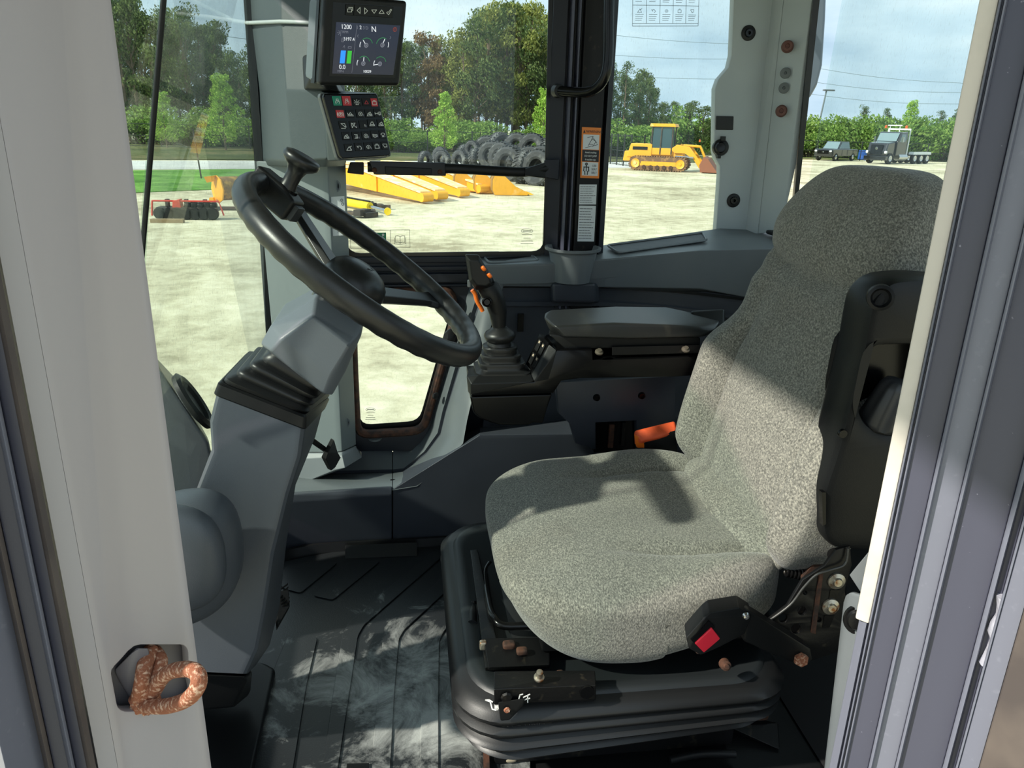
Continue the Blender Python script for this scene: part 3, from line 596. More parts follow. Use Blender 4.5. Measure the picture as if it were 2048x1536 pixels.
# ================================================================ OPERATOR SEAT
seat = thing('operator_seat', 'grey flecked fabric suspension seat with black side cover on pleated base', 'seat', (.38, 1.21, 0))
def cush(x, y, z):
    X = .378+.240*x; back = sm(-.3, .8, x)
    hw = .276-.022*sm(.2, 1, x)-.004*sm(-.55, -1, x)
    Y = 1.212+hw*y
    if x < 0: X += .02*abs(y)**4
    top = .392+.006*x
    if z > -.2:
        Z = .335+(top-.335)*z
        Z += (.020*sm(.60, .80, abs(y))*back - .010*(1-sm(0, .7, abs(y)))*back - .017*math.exp(-((abs(y)-.62+.12*(1-back))/.04)**2)*sm(-.5, .3, x))*sm(-.2, .8, z)
        Z -= .018*sm(-.45, -1, x)*max(z, 0)
    else:
        Z = .335+(.112-.03*sm(-.2, .3, x)-.035*sm(.1, .9, x))*z
        X += .045*sm(0, -1, x)*(-z)
    Z += .0015*sin(9*x+4*y)*sin(7*y)
    return V((X, Y, Z))
obj('seat_cushion', blob(cush, 44, 4.2), fab, seat, ang=80)
def backf(x, y, z):
    t = (z+1)/2; Zw = .338+.662*t
    hw = .272-.050*sm(.44, .60, t)-.024*sm(.7, 1, t)
    Y = 1.215+hw*y
    X = .585+.235*(Zw-.40)
    if x < 0:
        X += .055*(x+1)-.0
        X -= .046*sm(.62, .80, abs(y))*(1-sm(.42, .60, t))*sm(0, .15, t)
        X -= .012*sm(.60, .9, abs(y))*sm(.5, .6, t)*(1-sm(.66, .7, t))
        X += .020*math.exp(-((abs(y)-.63)/.035)**2)*(1-sm(.45, .58, t))*(-x)
        tc_ = .715+.045*abs(y)**2
        X += .016*math.exp(-((t-tc_)/.016)**2)*(-x)
        X -= .020*sm(tc_, tc_+.10, t)*(1-sm(.86, 1.0, t))*(-x)
        X -= .012*math.exp(-((t-.22)/.16)**2)*(-x)*(1-abs(y))
    else: X += .055+.05*x
    X += .0016*sin(8*z+5*y)*sin(6*y+1)
    if t < .2: Zw += .03*(1-abs(y)**2)*(1-t*5)
    return V((X, Y, Zw))
obj('backrest', blob(backf, 52, 4.5), fab, seat, ang=80)
# fabric filler piece between cushion and backrest
def fil(x, y, z): return V((.575+.035*x+.01*y*y, 1.20+.20*y, .385+.028*z+.015*x))
obj('back_skirt', blob(fil, 14, 3), fab, seat, ang=80)
# black side cover with recess and knob
Yn = .935
oc = wp([(1775, 560), (1840, 553), (1930, 560), (1905, 800), (1850, 1000), (1800, 1100), (1700, 1096), (1668, 1094), (1650, 1080), (1641, 1060), (1641, 985), (1668, 905), (1720, 700), (1730, 640), (1740, 595)], Yn)
hc = wp([(1735, 690), (1860, 688), (1850, 866), (1760, 864), (1722, 840), (1712, 800)], Yn)
hc = roundpoly([V((p[0], p[1], 0)) for p in hc], .02)
obj('side_cover', plate([roundpoly([V((p[0], p[1], 0)) for p in oc], .02), hc], wallM(Yn+.065), .075, bevel=.012), blk, seat)
obj('recess_wall', plate([roundpoly([V((p[0], p[1], 0)) for p in wp([(1725, 680), (1870, 678), (1860, 876), (1750, 874), (1705, 800)], Yn)], .02)], wallM(Yn+.04), .004), blkg, seat)
kc = P(1757, 846, Y=Yn+.012); kn = V((.16, -.20, 1)).normalized(); ka = (V((1, 0, 0))-kn*kn.x).normalized(); kb = kn.cross(ka)
rings = []
for h, rr in ((-.004, .026), (0, .030), (.006, .031), (.060, .024), (.068, .020), (.071, .012), (.072, .0001)):
    rings.append([kc+kn*h+(ka*cos(2*pi*k/48)+kb*sin(2*pi*k/48))*rr*(1-.09*(1 if (k % 8) in (0, 1, 2) else 0)*(h > .004)) for k in range(48)])
obj('recline_knob', loft(rings), mat('knob_charcoal', (50, 51, 53), .42), seat, ang=50)
obj('cover_ring', lathe(P(1762, 596, Y=Yn-.012), (-.55, -1, .1), [(.010, -.006), (.013, .001), (.017, 0), (.018, -.012), (.010, -.012)], seg=24), blk, seat)
obj('cover_hole', lathe(P(1762, 596, Y=Yn-.010), (-.55, -1, .1), [(0, -.004), (.011, -.004), (.011, -.01), (0, -.01)], seg=24), blkg, seat)
obj('cover_plug', lathe(P(1686, 868, Y=Yn-.012), (0, -1, 0), [(0, .001), (.006, .001), (.0065, 0), (.0065, -.004), (0, -.004)]), blkg, seat)
obj('cover_edge_slot', prism([P(1644, 985, Y=Yn-.013), P(1652, 985, Y=Yn-.013), P(1652, 1048, Y=Yn-.013), P(1646, 1052, Y=Yn-.013)], (0, .01, 0)), blkg, seat)
# recliner bracket
Yb = .925
br = [(1700, 1092), (1704, 1130), (1698, 1150), (1690, 1180), (1700, 1260), (1686, 1300), (1600, 1330), (1560, 1290), (1530, 1246), (1575, 1212), (1606, 1160), (1650, 1132), (1672, 1100)]
holes = []
for px, py, r in ((1566, 1237, 9), (1604, 1222, 9), (1592, 1258, 10), (1610, 1186, 4), (1638, 1240, 5)):
    holes.append(wp([(px+r*cos(a*pi/6), py+r*sin(a*pi/6)) for a in range(12)], Yb))
obj('recliner_bracket', plate([wp(br, Yb)]+holes, wallM(Yb+.006), .006, bevel=.001), steel, seat)
obj('bracket_edge', tube(spline([P(1696, 1096, Y=Yb-.004), P(1690, 1128, Y=Yb-.006), P(1660, 1140, Y=Yb-.006), P(1632, 1150, Y=Yb-.004), P(1606, 1176, Y=Yb-.002), P(1580, 1210, Y=Yb-.002), P(1534, 1244, Y=Yb-.002)], 5), .0018), mat('worn_steel_edge', (92, 92, 90), .45, .6), seat)
obj('bracket_rib', prism([P(1640, 1146, Y=Yb-.003), P(1647, 1146, Y=Yb-.003), P(1631, 1268, Y=Yb-.003), P(1623, 1266, Y=Yb-.003)], (0, .004, 0)), rustd, seat)
obj('recliner_shell', hull([P(1640, 1150, Y=.99), P(1690, 1130, Y=.99), P(1700, 1300, Y=.99), P(1560, 1300, Y=.99), P(1640, 1150, Y=.96), P(1690, 1150, Y=.96), P(1690, 1300, Y=.96), P(1560, 1280, Y=.96)]), steel, seat, bevel=.003)
for px, py in ((1673, 1162), (1661, 1213)):
    c = P(px, py, Y=Yb-.002); bm = lathe(c, (-.1, -1, .05), [(0, .007), (.006, .007), (.0075, .004), (.013, .002), (.0135, -.002), (0, -.002)], seg=28); obj('zinc_bolt', bm, zinc, seat)
    obj('slot_guide', prism([P(px-12, py+18, Y=Yb-.001), P(px+8, py+18, Y=Yb-.001), P(px-2, py+42, Y=Yb-.001), P(px-16, py+42, Y=Yb-.001)], (0, .003, 0)), blkg, seat)
obj('pivot_bolt', lathe(P(1669, 1109, Y=.95), (-.4, -1, .1), [(0, .010), (.004, .010), (.005, .013), (.010, .012), (.011, 0), (0, 0)], seg=16), steel, seat)
obj('pivot_link', hull([P(1636, 1128, Y=.97), P(1650, 1100, Y=.97), P(1700, 1090, Y=.97), P(1695, 1125, Y=.97), P(1636, 1128, Y=.985), P(1650, 1100, Y=.985), P(1700, 1090, Y=.985), P(1600, 1150, Y=.985), P(1600, 1160, Y=.97)]), rustd, seat, bevel=.002)
bm = NB(); A, B = P(1568, 1136, Y=1.0), P(1626, 1150, Y=.98)
tube([A+(B-A)*(i/96)+V((0, .010*cos(i*pi/6), .012*sin(i*pi/6))) for i in range(97)], .0022, bm, 8); obj('recliner_spring', bm, steel, seat)
# belt buckle on its stalk
bk = thing('seat_belt_buckle', 'black seat belt buckle with red release button beside the cushion', 'buckle', tuple(P(1430, 1275, Y=.87)))
Y0 = .872
arm = [P(1486, 1216, Y=Y0+.005), P(1500, 1222, Y=Y0), P(1622, 1298, Y=Y0+.01), P(1626, 1320, Y=Y0+.01), P(1606, 1336, Y=Y0+.01), P(1488, 1284, Y=Y0)]
obj('buckle_stalk', hull(arm+[p+V((0, .022, 0)) for p in arm]), blk, bk, bevel=.003)
bd = [P(1372, 1276, Y=Y0-.012), P(1378, 1298, Y=Y0-.016), P(1402, 1311, Y=Y0-.016), P(1440, 1294, Y=Y0-.014), P(1490, 1268, Y=Y0-.004), P(1504, 1232, Y=Y0-.002), P(1478, 1216, Y=Y0+.0), P(1420, 1226, Y=Y0-.01), P(1408, 1236, Y=Y0-.014)]
obj('buckle_body', hull(bd+[p+V((.006, .026, .004)) for p in bd]), blk, bk, bevel=.004, seg=3)
nB = V((0, -1, 0))
obj('buckle_slot', prism([P(1382, 1280, Y=Y0-.0168), P(1418, 1242, Y=Y0-.0160), P(1430, 1254, Y=Y0-.0160), P(1394, 1292, Y=Y0-.0168)], (0, .004, 0)), blkg, bk)
rb_ = [P(1390, 1288, Y=Y0-.019), P(1424, 1256, Y=Y0-.0185), P(1441, 1278, Y=Y0-.0185), P(1408, 1306, Y=Y0-.019)]
obj('release_button', prism(rb_, (0, .006, 0)), redp, bk, bevel=.0015)
obj('stalk_bolt', lathe(P(1602, 1319, Y=Y0+.004), (-.1, -1, .05), [(0, .006), (.009, .006), (.011, .003), (.011, -.002), (0, -.002)], seg=6), rust, bk, smooth=False)
obj('stalk_rivet', lathe(P(1492, 1232, Y=Y0-.004), (-.1, -1, .05), [(0, .004), (.004, .003), (.006, 0), (0, 0)], seg=12), chrome, bk)
# orange belt sleeve at the far side
ob = thing('seat_belt_retractor', 'orange sleeve over a black belt retractor behind the cushion', 'seat belt', tuple(P(1310, 880, Y=1.52)))
obj('orange_sleeve', hull([P(1268, 862, Y=1.50), P(1350, 842, Y=1.50), P(1356, 866, Y=1.47), P(1286, 882, Y=1.48), P(1270, 898, Y=1.50), P(1268, 862, Y=1.54), P(1350, 842, Y=1.54)]), orbelt, ob, bevel=.006, seg=3)
obj('retractor_case', hull([P(1286, 876, Y=1.485), P(1352, 860, Y=1.475), P(1356, 914, Y=1.475), P(1288, 902, Y=1.485), P(1286, 876, Y=1.53), P(1352, 860, Y=1.53), P(1356, 914, Y=1.53), P(1290, 900, Y=1.53)]), blk, ob, bevel=.004)
obj('orange_tab', hull([P(1268, 868, Y=1.498), P(1284, 876, Y=1.485), P(1292, 896, Y=1.485), P(1272, 896, Y=1.495), P(1268, 868, Y=1.51), P(1284, 876, Y=1.50), P(1292, 896, Y=1.50)]), orange, ob, bevel=.002)
# pleated suspension base
cx_, cy_, hx_, hy_ = .330, 1.20, .272, .292
def ringz(z, d, r=.085): return [V((cx_+(x), cy_+(y), z-.014+(.006*sin(3*x/hx_+1)+.022*sm(-.3, .9, x/hx_)*sm(-.23, -.12, -z))*(z < .23) )) for x, y in rrect(0, 0, hx_+d, hy_+d, r, 8)]
lev = [(.105, -.075), (.112, -.040), (.122, -.022), (.132, -.014), (.140, -.018), (.1435, -.027), (.146, -.028), (.150, -.018), (.158, -.004), (.166, .001), (.173, -.003), (.177, -.013), (.180, -.014), (.184, -.006), (.190, .002), (.197, .003), (.203, -.003), (.206, -.008), (.209, -.004), (.214, .002), (.221, .003), (.228, -.004), (.234, -.012)]
obj('suspension_bellows', loft([ringz(z, d) for z, d in lev]), rub, seat, ang=60)
obj('suspension_tray', loft([ringz(.230, -.020), ringz(.238, -.024), ringz(.241, -.030), ringz(.239, -.044), ringz(.2345, -.056), ringz(.233, -.2)]), mat('tray_plastic', (34, 38, 40), .45, bump=(500, .15, .0005)), seat, ang=50)
bp_ = P(1050, 1440, Z=.12)
Fb = Face(P(1003, 1436, Y=.918), P(1104, 1426, Y=.916), P(1104, 1450, Y=.913), P(1003, 1460, Y=.915))

bm = Fb.box(0, .0, 1, 1, -.004, 0)
obj('moulded_nameplate', bm, blk, seat)
bm = NB(); Fb.text('SEARS', .10, .46, .0075, .0004, bm, stretch=2.1); Fb.text('SEATING', .10, .92, .0055, .0004, bm, stretch=1.9); obj('moulded_lettering', bm, mat('raised_letter_black', (52, 53, 55), .4), seat)
# slide rails and adjuster metalwork between base and cushion
obj('slide_rail', hull([P(988, 1342, Y=.96), P(1190, 1340, Y=.94), P(1192, 1370, Y=.905), P(988, 1378, Y=.90), P(988, 1410, Y=.90), P(1192, 1400, Y=.905), P(1190, 1398, Y=.96), P(988, 1400, Y=.96)]), steel, seat, bevel=.002)
obj('rail_hole', lathe(P(1174, 1384, Y=.903), (0, -1, 0), [(0, .002), (.011, .002), (.011, -.003), (0, -.003)], seg=20), blkg, seat)
obj('rail_stud', lathe(P(1078, 1356, Y=.915), (0, -.3, 1), [(0, .016), (.005, .015), (.0055, .004), (.008, .003), (.008, 0), (0, 0)], seg=14), zinc, seat)
obj('weight_lever', hull([P(996, 1404, Y=.894), P(1050, 1396, Y=.894), P(1048, 1412, Y=.894), P(1020, 1440, Y=.892), P(1000, 1442, Y=.892), P(996, 1404, Y=.905), P(1050, 1396, Y=.905), P(1010, 1440, Y=.905)]), blk, seat, bevel=.002)
obj('lever_screw', lathe(P(1014, 1420, Y=.890), (0, -1, 0), [(0, .002), (.004, .002), (.005, 0), (0, 0)], seg=12), rust, seat)
obj('lever_screw', lathe(P(1013, 1395, Y=.897), (0, -1, 0), [(0, .003), (.007, .003), (.009, 0), (0, 0)], seg=8), steel, seat)
Fi = Face(P(1034, 1384, Y=.8985), P(1062, 1382, Y=.8985), P(1062, 1408, Y=.8985), P(1034, 1410, Y=.8985))
obj('lever_symbol', Fi.stroke([[(.1, .6), (.2, .2), (.4, .15)], [(.1, .75), (.1, .9)], [(.45, .4), (.9, .2)], [(.75, .3), (.75, .8)], [(.5, .6), (.9, .5)]], .0016, .001, .0016), white, seat)
Fj = Face(P(966, 1396, Z=.2275), P(996, 1400, Z=.2275), P(1000, 1424, Z=.2245), P(970, 1420, Z=.2245))
obj('suspension_symbol', Fj.stroke([[(.15, .2), (.45, .3), (.5, .9), (.75, .95)], [(.15, .2), (.4, .15), (.6, .3)], [(.7, .9), (.75, .45), (.85, .9), (.9, .45), (1, .9)]], .0018, .001, .0018), white, seat)
obj('seat_frame_bar', tube(spline([P(980, 1128, Y=1.32), P(970, 1150, Y=1.28), P(978, 1210, Y=1.15), P(988, 1236, Y=1.10), P(1010, 1252, Y=1.08), P(1080, 1250, Y=1.07)], 5), .007), blkg, seat)
obj('seat_frame_rail', hull([P(940, 1100, Y=1.36), P(956, 1098, Y=1.36), P(1004, 1330, Y=.985), P(970, 1336, Y=.985), P(940, 1112, Y=1.38), P(1004, 1345, Y=1.0), P(970, 1345, Y=1.0)]), steel, seat, bevel=.002)
obj('seat_under_frame', box((.40, 1.20, .268), (.20, .20, .020)), steel, seat, bevel=.004)
obj('front_cross_plate', hull([P(966, 1276, Y=1.04), P(1100, 1274, Y=1.04), P(1100, 1330, Y=.975), P(976, 1336, Y=.975), P(966, 1284, Y=1.06), P(1100, 1284, Y=1.06), P(1100, 1338, Y=1.0), P(976, 1344, Y=1.0)]), steel, seat, bevel=.003)
for px, py, Y, r in ((1018, 1290, 1.02, .008), (1044, 1302, 1.0, .007), (1400, 1300, .95, .006), (1120, 1345, .95, .004)):
    obj('rusty_clip', blob(lambda x, y, z, c=P(px, py, Y=Y), r=r: c+V((x*r*1.3, y*r, z*r*.7)), 6, 4), rustd, seat)
obj('base_screw', lathe(P(1450, 1329, Y=.925), (-.1, -1, .3), [(0, .010), (.004, .010), (.005, .007), (.008, .006), (.009, -.004), (0, -.004)], seg=14), rustd, seat)
obj('zinc_clip', blob(lambda x, y, z: P(966, 1290, Y=1.03)+V((x*.006, y*.005, z*.008)), 6, 5), zinc, seat)
cb = thing('harness_cable', 'black wiring cable with inline fuse holder on the seat base front', 'cable', tuple(P(940, 1180, Y=1.25)))
obj('cable', tube(spline([P(936, 1098, Y=1.42), P(944, 1100, Y=1.38), P(946, 1120, Y=1.35), P(936, 1145, Y=1.32), P(940, 1165, Y=1.28), P(948, 1190, Y=1.24)], 6), .0035, flat=1.6), blk, cb)
obj('fuse_holder', tube([P(946, 1180, Y=1.24), P(945, 1208, Y=1.19), P(944, 1250, Y=1.12)], [.009, .009, .010], seg=12), blk, cb)
obj('fuse_mark', box(P(938, 1195, Y=1.205), (.002, .002, .004)), redp, cb)
obj('cable_tie', tube([P(946, 1204, Y=1.19), P(946, 1212, Y=1.185)], .0115, seg=12), blkg, cb)
# ================================================================ STEERING
WC = V((-.067, 1.2, .832)); WN = V((.60, -.046, .80)).normalized(); WR = .208
wa = V((0, 1, 0)); wa = (wa-WN*wa.dot(WN)).normalized(); wb = WN.cross(wa)
def rim(t, r=WR, h=0): return WC+(wa*cos(t)+wb*sin(t))*r+WN*h
def near(px, py): return min((k*2*pi/720 for k in range(720)), key=lambda t: (proj(rim(t))[0]-px)**2+(proj(rim(t))[1]-py)**2)
sw = thing('steering_wheel', 'black rubber steering wheel with three spokes and domed horn cap', 'steering wheel', tuple(WC))
bm = NB(); rings = []; ns = 192; sg = 16
for i in range(ns):
    t = 2*pi*i/ns; c = rim(t); e_ = (wa*cos(t)+wb*sin(t)); ring_ = []
    for k in range(sg):
        a = 2*pi*k/sg; r = .0178; inn = -cos(a) if 1 else 0; low = max(0, -sin(a)); r -= .0024*max(0, .55*low+.45*max(0, inn))*(.5+.5*cos(t*40))
        ring_.append(c+e_*(cos(a)*r*.92)+WN*(sin(a)*r*1.08))
    rings.append(ring_)
R_ = [[bm.verts.new(p) for p in q] for q in rings]
for i in range(ns):
    a, b = R_[i], R_[(i+1) % ns]
    for k in range(sg): bm.faces.new((a[k], a[(k+1) % sg], b[(k+1) % sg], b[k]))
obj('wheel_rim', bm, wheelm, sw, ang=80)
HC = WC-WN*.040
ts = near(568, 405); t2 = near(876, 600)
tl = [ts, t2, near(640, 575)*0+ (ts+t2)/2+pi*(1 if 1 else 0)]
for t in (ts, t2):
    o_ = rim(t, WR-.010, -.006); hpt = HC+(wa*cos(t)+wb*sin(t))*.03
    up_ = WN; sd_ = WN.cross((o_-hpt).normalized()).normalized()
    sec = []
    for s_ in [i/8 for i in range(9)]:
        c = hpt.lerp(o_, s_); w_ = .020*(1-s_)+.015*s_ + (.010*(max(0, s_-.8)/.2)**2); th = .011-.003*s_
        sec.append([c+sd_*x*w_+up_*y*th for x, y in ((-1, -.2), (-.7, -.9), (.7, -.9), (1, -.2), (.75, .8), (-.75, .8))])
    obj('spoke', loft(sec), wheelm, sw, bevel=.0015)
obj('horn_cap', lathe(HC, WN, [(.0, -.005), (.046, -.005), (.052, .004), (.052, .014), (.047, .028), (.036, .038), (.020, .044), (.0, .046)], seg=40), wheelm, sw, ang=60)
Fh = V
hb = NB(); ax1 = wb; 
hp = HC+WN*.0415-wb*.0+wa*.0
tube([HC+WN*.0445+wa*.012+wb*-.004, HC+WN*.0445+wa*.004+wb*-.012, HC+WN*.045+wa*.0+wb*-.006], .0010, hb, 6)
tube([HC+WN*.0445+wa*-.004+wb*-.010, HC+WN*.045+wa*-.012+wb*-.002], .0010, hb, 6)
obj('horn_symbol', hb, blkg, sw)
obj('wheel_hub', lathe(HC, -WN, [(.0, -.004), (.048, -.004), (.050, .006), (.045, .022), (.042, .060), (.0, .060)], seg=36), blkg, sw)
# spinner knob
kn = thing('spinner_knob', 'black mushroom spinner knob clamped on the steering wheel rim', 'steering knob', tuple(rim(near(512, 372))))
tk = near(540, 372); cc_ = rim(near(530, 366), WR-.004); ki = (WC-cc_).normalized()
tg = WN.cross(ki)
def clampbox(c, a, b, d, ha, hb_, hd): return [c+a*(x*ha)+b*(y*hb_)+d*(z*hd) for x in (-1, 1) for y in (-1, 1) for z in (-1, 1)]
kc1 = cc_+ki*.026-WN*.004
obj('clamp_body', hull(clampbox(cc_+ki*.004, ki, tg, WN, .026, .020, .0225)+clampbox(kc1+ki*.012, ki, tg, WN, .022, .021, .018)), blk, kn, bevel=.006, seg=3)
obj('clamp_block', hull(clampbox(kc1+ki*.030, ki, tg, WN, .012, .013, .013)), pdark if 0 else mat('clamp_grey', (44, 46, 48), .45), kn, bevel=.002)
kb0 = cc_+ki*.030+WN*.012
kp_ = P(612, 330, Y=kb0.y); kd = (V((.50, -.02, .86))).normalized()
obj('knob_base', lathe(kb0, kd, [(0, 0), (.018, 0), (.018, .008), (.0, .008)]), blkg, kn)
obj('knob_handle', lathe(kb0, kd, [(0, .006), (.014, .006), (.012, .018), (.0125, .032), (.016, .042), (.024, .047), (.029, .052), (.030, .058), (.027, .063), (.020, .065), (.0, .063)], seg=36), wheelm, kn, ang=60)
# column
sc_ = thing('steering_column', 'slate grey steering column with faceted shroud and black pleated boot', 'steering column', tuple(P(480, 1345, Y=1.15)))
near_ = [(626, 633, 1.10), (700, 690, 1.10), (662, 752, 1.095), (562, 678, 1.095), (520, 689, 1.13), (540, 702, 1.10), (648, 790, 1.10), (664, 792, 1.12), (692, 742, 1.13), (724, 668, 1.15), (722, 645, 1.17), (632, 594, 1.15), (542, 650, 1.13)]
pts = []
for px, py, Y in near_:
    q_ = P(px, py, Y=Y); pts += [q_, V((q_.x, 2.4-Y, q_.z))]
obj('column_shroud', hull(pts), shrm, sc_, bevel=.004, seg=2)
hc_ = HC-WN*.066
obj('shroud_collar', lathe(hc_-WN*.022, WN, [(0, 0), (.046, 0), (.044, .012), (.040, .032), (0, .032)], seg=36), blk, sc_)
# boot
def quad(l): return [P(a, b, Y=Y) for a, b, Y in l]
T0 = quad([(429, 790, 1.10), (609, 859, 1.10), (647, 818, 1.29), (486, 738, 1.30)])
T1 = quad([(436, 764, 1.10), (611, 832, 1.10), (661, 795, 1.29), (494, 702, 1.30)])
S1 = quad([(536, 700, 1.12), (652, 780, 1.12), (690, 735, 1.26), (560, 660, 1.28)])
def rq(q_, r, n=3): return roundpoly(q_, r, n)
def mixq(A, B, t, k=0):
    o = [a.lerp(b, t) for a, b in zip(A, B)]; c = sum(o, V())/4; return [c+(p-c)*(1+k) for p in o]
obj('boot_frame', loft([rq(mixq(T0, T1, 0, .01), .008), rq(mixq(T0, T1, .1, .03), .008), rq(mixq(T0, T1, .85, .01), .008), rq(mixq(T0, T1, 1, -.03), .008), rq(mixq(T0, T1, .9, -.2), .008)]), blk, sc_)
bl = []; kk = [(0, -.05), (.10, -.01), (.16, -.06), (.20, -.10), (.28, -.05), (.35, -.04), (.40, -.09), (.44, -.14), (.52, -.07), (.60, -.06), (.64, -.12), (.70, -.16), (.78, -.10), (.9, -.10), (1.0, -.10)]
for t, k in kk: bl.append(rq(mixq(T1, S1, t, k), .02, 4))
obj('pleated_boot', loft(bl), rub, sc_, ang=60)
cov = [quad(l) for l in (
 [(429, 790, 1.10), (609, 859, 1.10), (647, 818, 1.29), (486, 738, 1.30)],
 [(416, 843, 1.085), (602, 915, 1.085), (632, 872, 1.29), (478, 800, 1.30)],
 [(420, 900, 1.075), (578, 990, 1.075), (592, 968, 1.28), (478, 850, 1.29)],
 [(374, 1018, 1.065), (548, 1110, 1.06), (574, 1085, 1.26), (440, 980, 1.27)],
 [(352, 1110, 1.05), (530, 1225, 1.045), (560, 1215, 1.25), (420, 1090, 1.25)],
 [(335, 1230, 1.04), (516, 1300, 1.035), (540, 1290, 1.24), (400, 1200, 1.24)],
 [(330, 1340, 1.03), (494, 1348, 1.03), (512, 1330, 1.22), (390, 1330, 1.22)])]
obj('column_cover', loft([roundpoly(c, .014, 3) for c in cov]), colm, sc_, ang=28)
obj('column_base', hull([P(360, 1345, Y=1.05), P(498, 1352, Y=1.05), P(470, 1415, Y=1.07), P(360, 1425, Y=1.07), P(400, 1340, Y=1.2), P(505, 1340, Y=1.2), P(500, 1390, Y=1.2), P(380, 1390, Y=1.2)]), blk, sc_, bevel=.006)
lv = obj('tilt_lever', hull([P(622, 872, Y=1.34), P(624, 888, Y=1.34), P(652, 894, Y=1.38), P(656, 906, Y=1.38), P(622, 872, Y=1.37), P(652, 894, Y=1.40), P(650, 906, Y=1.40)]), blk, sc_, bevel=.001)
obj('lever_paddle', loft([[P(662, 876, Y=1.37), P(668, 880, Y=1.36), P(668, 880, Y=1.42), P(662, 876, Y=1.42)], [P(648, 902, Y=1.37), P(656, 906, Y=1.36), P(676, 905, Y=1.42), P(668, 900, Y=1.42)], [P(642, 914, Y=1.37), P(652, 918, Y=1.36), P(682, 915, Y=1.42), P(674, 910, Y=1.42)], [P(655, 938, Y=1.37), P(663, 942, Y=1.36), P(670, 936, Y=1.42), P(664, 930, Y=1.42)]]), blk, lv, bevel=.002)
pd = thing('foot_pedal', 'black ribbed rubber foot pedal half hidden behind the column', 'pedal', tuple(P(562, 1220, Y=1.3)))
pq = [P(548, 1182, Y=1.34), P(578, 1180, Y=1.34), P(580, 1212, Y=1.32), P(556, 1254, Y=1.26)]
obj('pedal_pad', prism(pq, V((-.4, .2, -1)).normalized()*.012), blk, pd, bevel=.002)
Fp = Face(pq[0], pq[1], pq[2], pq[3])
for k in range(6): obj('pedal_rib', Fp.box(.35, .12+k*.14, .98, .17+k*.14, 0, .004), blkg, pd)

# ================================================================ ARMREST, JOYSTICK
ar = thing('armrest_console', 'black armrest arm with padded top and joystick pod', 'armrest', tuple(P(1200, 760, Y=1.56)))
ya, yb = 1.50, 1.64
pod = [(942, 768), (1068, 764), (1114, 701), (1185, 700), (1186, 720), (1420, 712), (1440, 748), (1350, 754), (1160, 757), (1123, 762), (1107, 787), (943, 792)]
obj('pod_frame', plate([wp(pod, ya)], wallM(ya+.13), .13, bevel=.003), blkg, ar)
obj('pod_bezel', hull([P(942, 768, Y=ya-.001), P(1068, 764, Y=ya-.001), P(957, 750, Y=ya+.012), P(1062, 749, Y=ya+.012), P(933, 752, Y=ya+.02), P(938, 736, Y=ya+.10), P(1068, 736, Y=ya+.10), P(936, 785, Y=ya+.02), P(942, 790, Y=ya)]), blk, ar, bevel=.002)
obj('pod_side_bezel', hull([P(1068, 764, Y=ya-.001), P(1114, 701, Y=ya-.001), P(1062, 749, Y=ya+.012), P(1098, 689, Y=ya+.012), P(1098, 760, Y=ya), P(1060, 740, Y=ya+.07), P(1090, 680, Y=ya+.07)]), blk, ar, bevel=.002)
tb = [(940, 793), (1105, 788), (1093, 822), (1086, 848), (1066, 846), (1058, 851), (1000, 851), (982, 846), (960, 838), (947, 826)]
tq = [P(a, b_, Y=ya+.004) for a, b_ in tb]; cxm = sum(tq, V())/len(tq)
obj('pod_tub', loft([[p for p in tq], [p+V((.0, .05, 0)) for p in tq], [cxm+(p-cxm)*.9+V((0, .115, 0)) for p in tq]]), blkg, ar, bevel=.006, seg=3)
Fs = Face(P(1052, 728, Y=ya+.05), P(1079, 668, Y=ya+.05), P(1098, 686, Y=ya+.016), P(1068, 748, Y=ya+.016))
obj('switch_panel', Fs.box(0, 0, 1, 1, -.012, .001), blkg, ar)
for i, (u, v) in enumerate(((.12, .2), (.55, .2), (.12, .6), (.55, .6))):
    obj('rocker_switch', Fs.box(u, v, u+.34, v+.3, .001, .004), blk, ar, bevel=.0008)
    obj('switch_mark', Fs.box(u+.24, v+.1, u+.31, v+.22, .004, .0045), mat('pale_mark', (190, 172, 150), .5) if 'pale_mark' not in MATS else MATS['pale_mark'], ar)
pn = [(1108, 653, ya), (1128, 676, ya), (1260, 679, ya), (1405, 674, ya), (1432, 660, ya+.01), (1440, 645, ya+.04), (1087, 634, ya+.05), (1088, 626, ya+.08), (1100, 619, ya+.10), (1230, 612, ya+.12), (1330, 613, ya+.12), (1400, 628, ya+.11), (1440, 640, ya+.09), (1118, 654, ya+.002), (1230, 646, ya+.004), (1330, 650, ya+.004), (1400, 655, ya+.006), (1100, 664, ya+.06), (1430, 668, ya+.08)]
obj('armrest_pad', hull([P(a, b_, Y=Y) for a, b_, Y in pn]), mat('worn_armrest_vinyl', (36, 37, 37), .36, bump=(500, .2, .0006), var=(14, (66, 64, 56), .58, .8)), ar, bevel=.007, seg=3)
obj('pad_rear', hull([P(1380, 622, Y=ya+.09), P(1450, 618, Y=ya+.09), P(1450, 660, Y=ya+.05), P(1395, 655, Y=ya+.05), P(1380, 622, Y=ya+.12), P(1450, 618, Y=ya+.12), P(1450, 660, Y=ya+.12)]), blk, ar, bevel=.006)
obj('pad_mount', hull([P(1096, 668, Y=ya+.02), P(1130, 698, Y=ya+.015), P(1400, 694, Y=ya+.015), P(1400, 674, Y=ya+.015), P(1130, 674, Y=ya+.015), P(1100, 650, Y=ya+.10), P(1130, 690, Y=ya+.11), P(1400, 690, Y=ya+.11)]), blk, ar, bevel=.003)
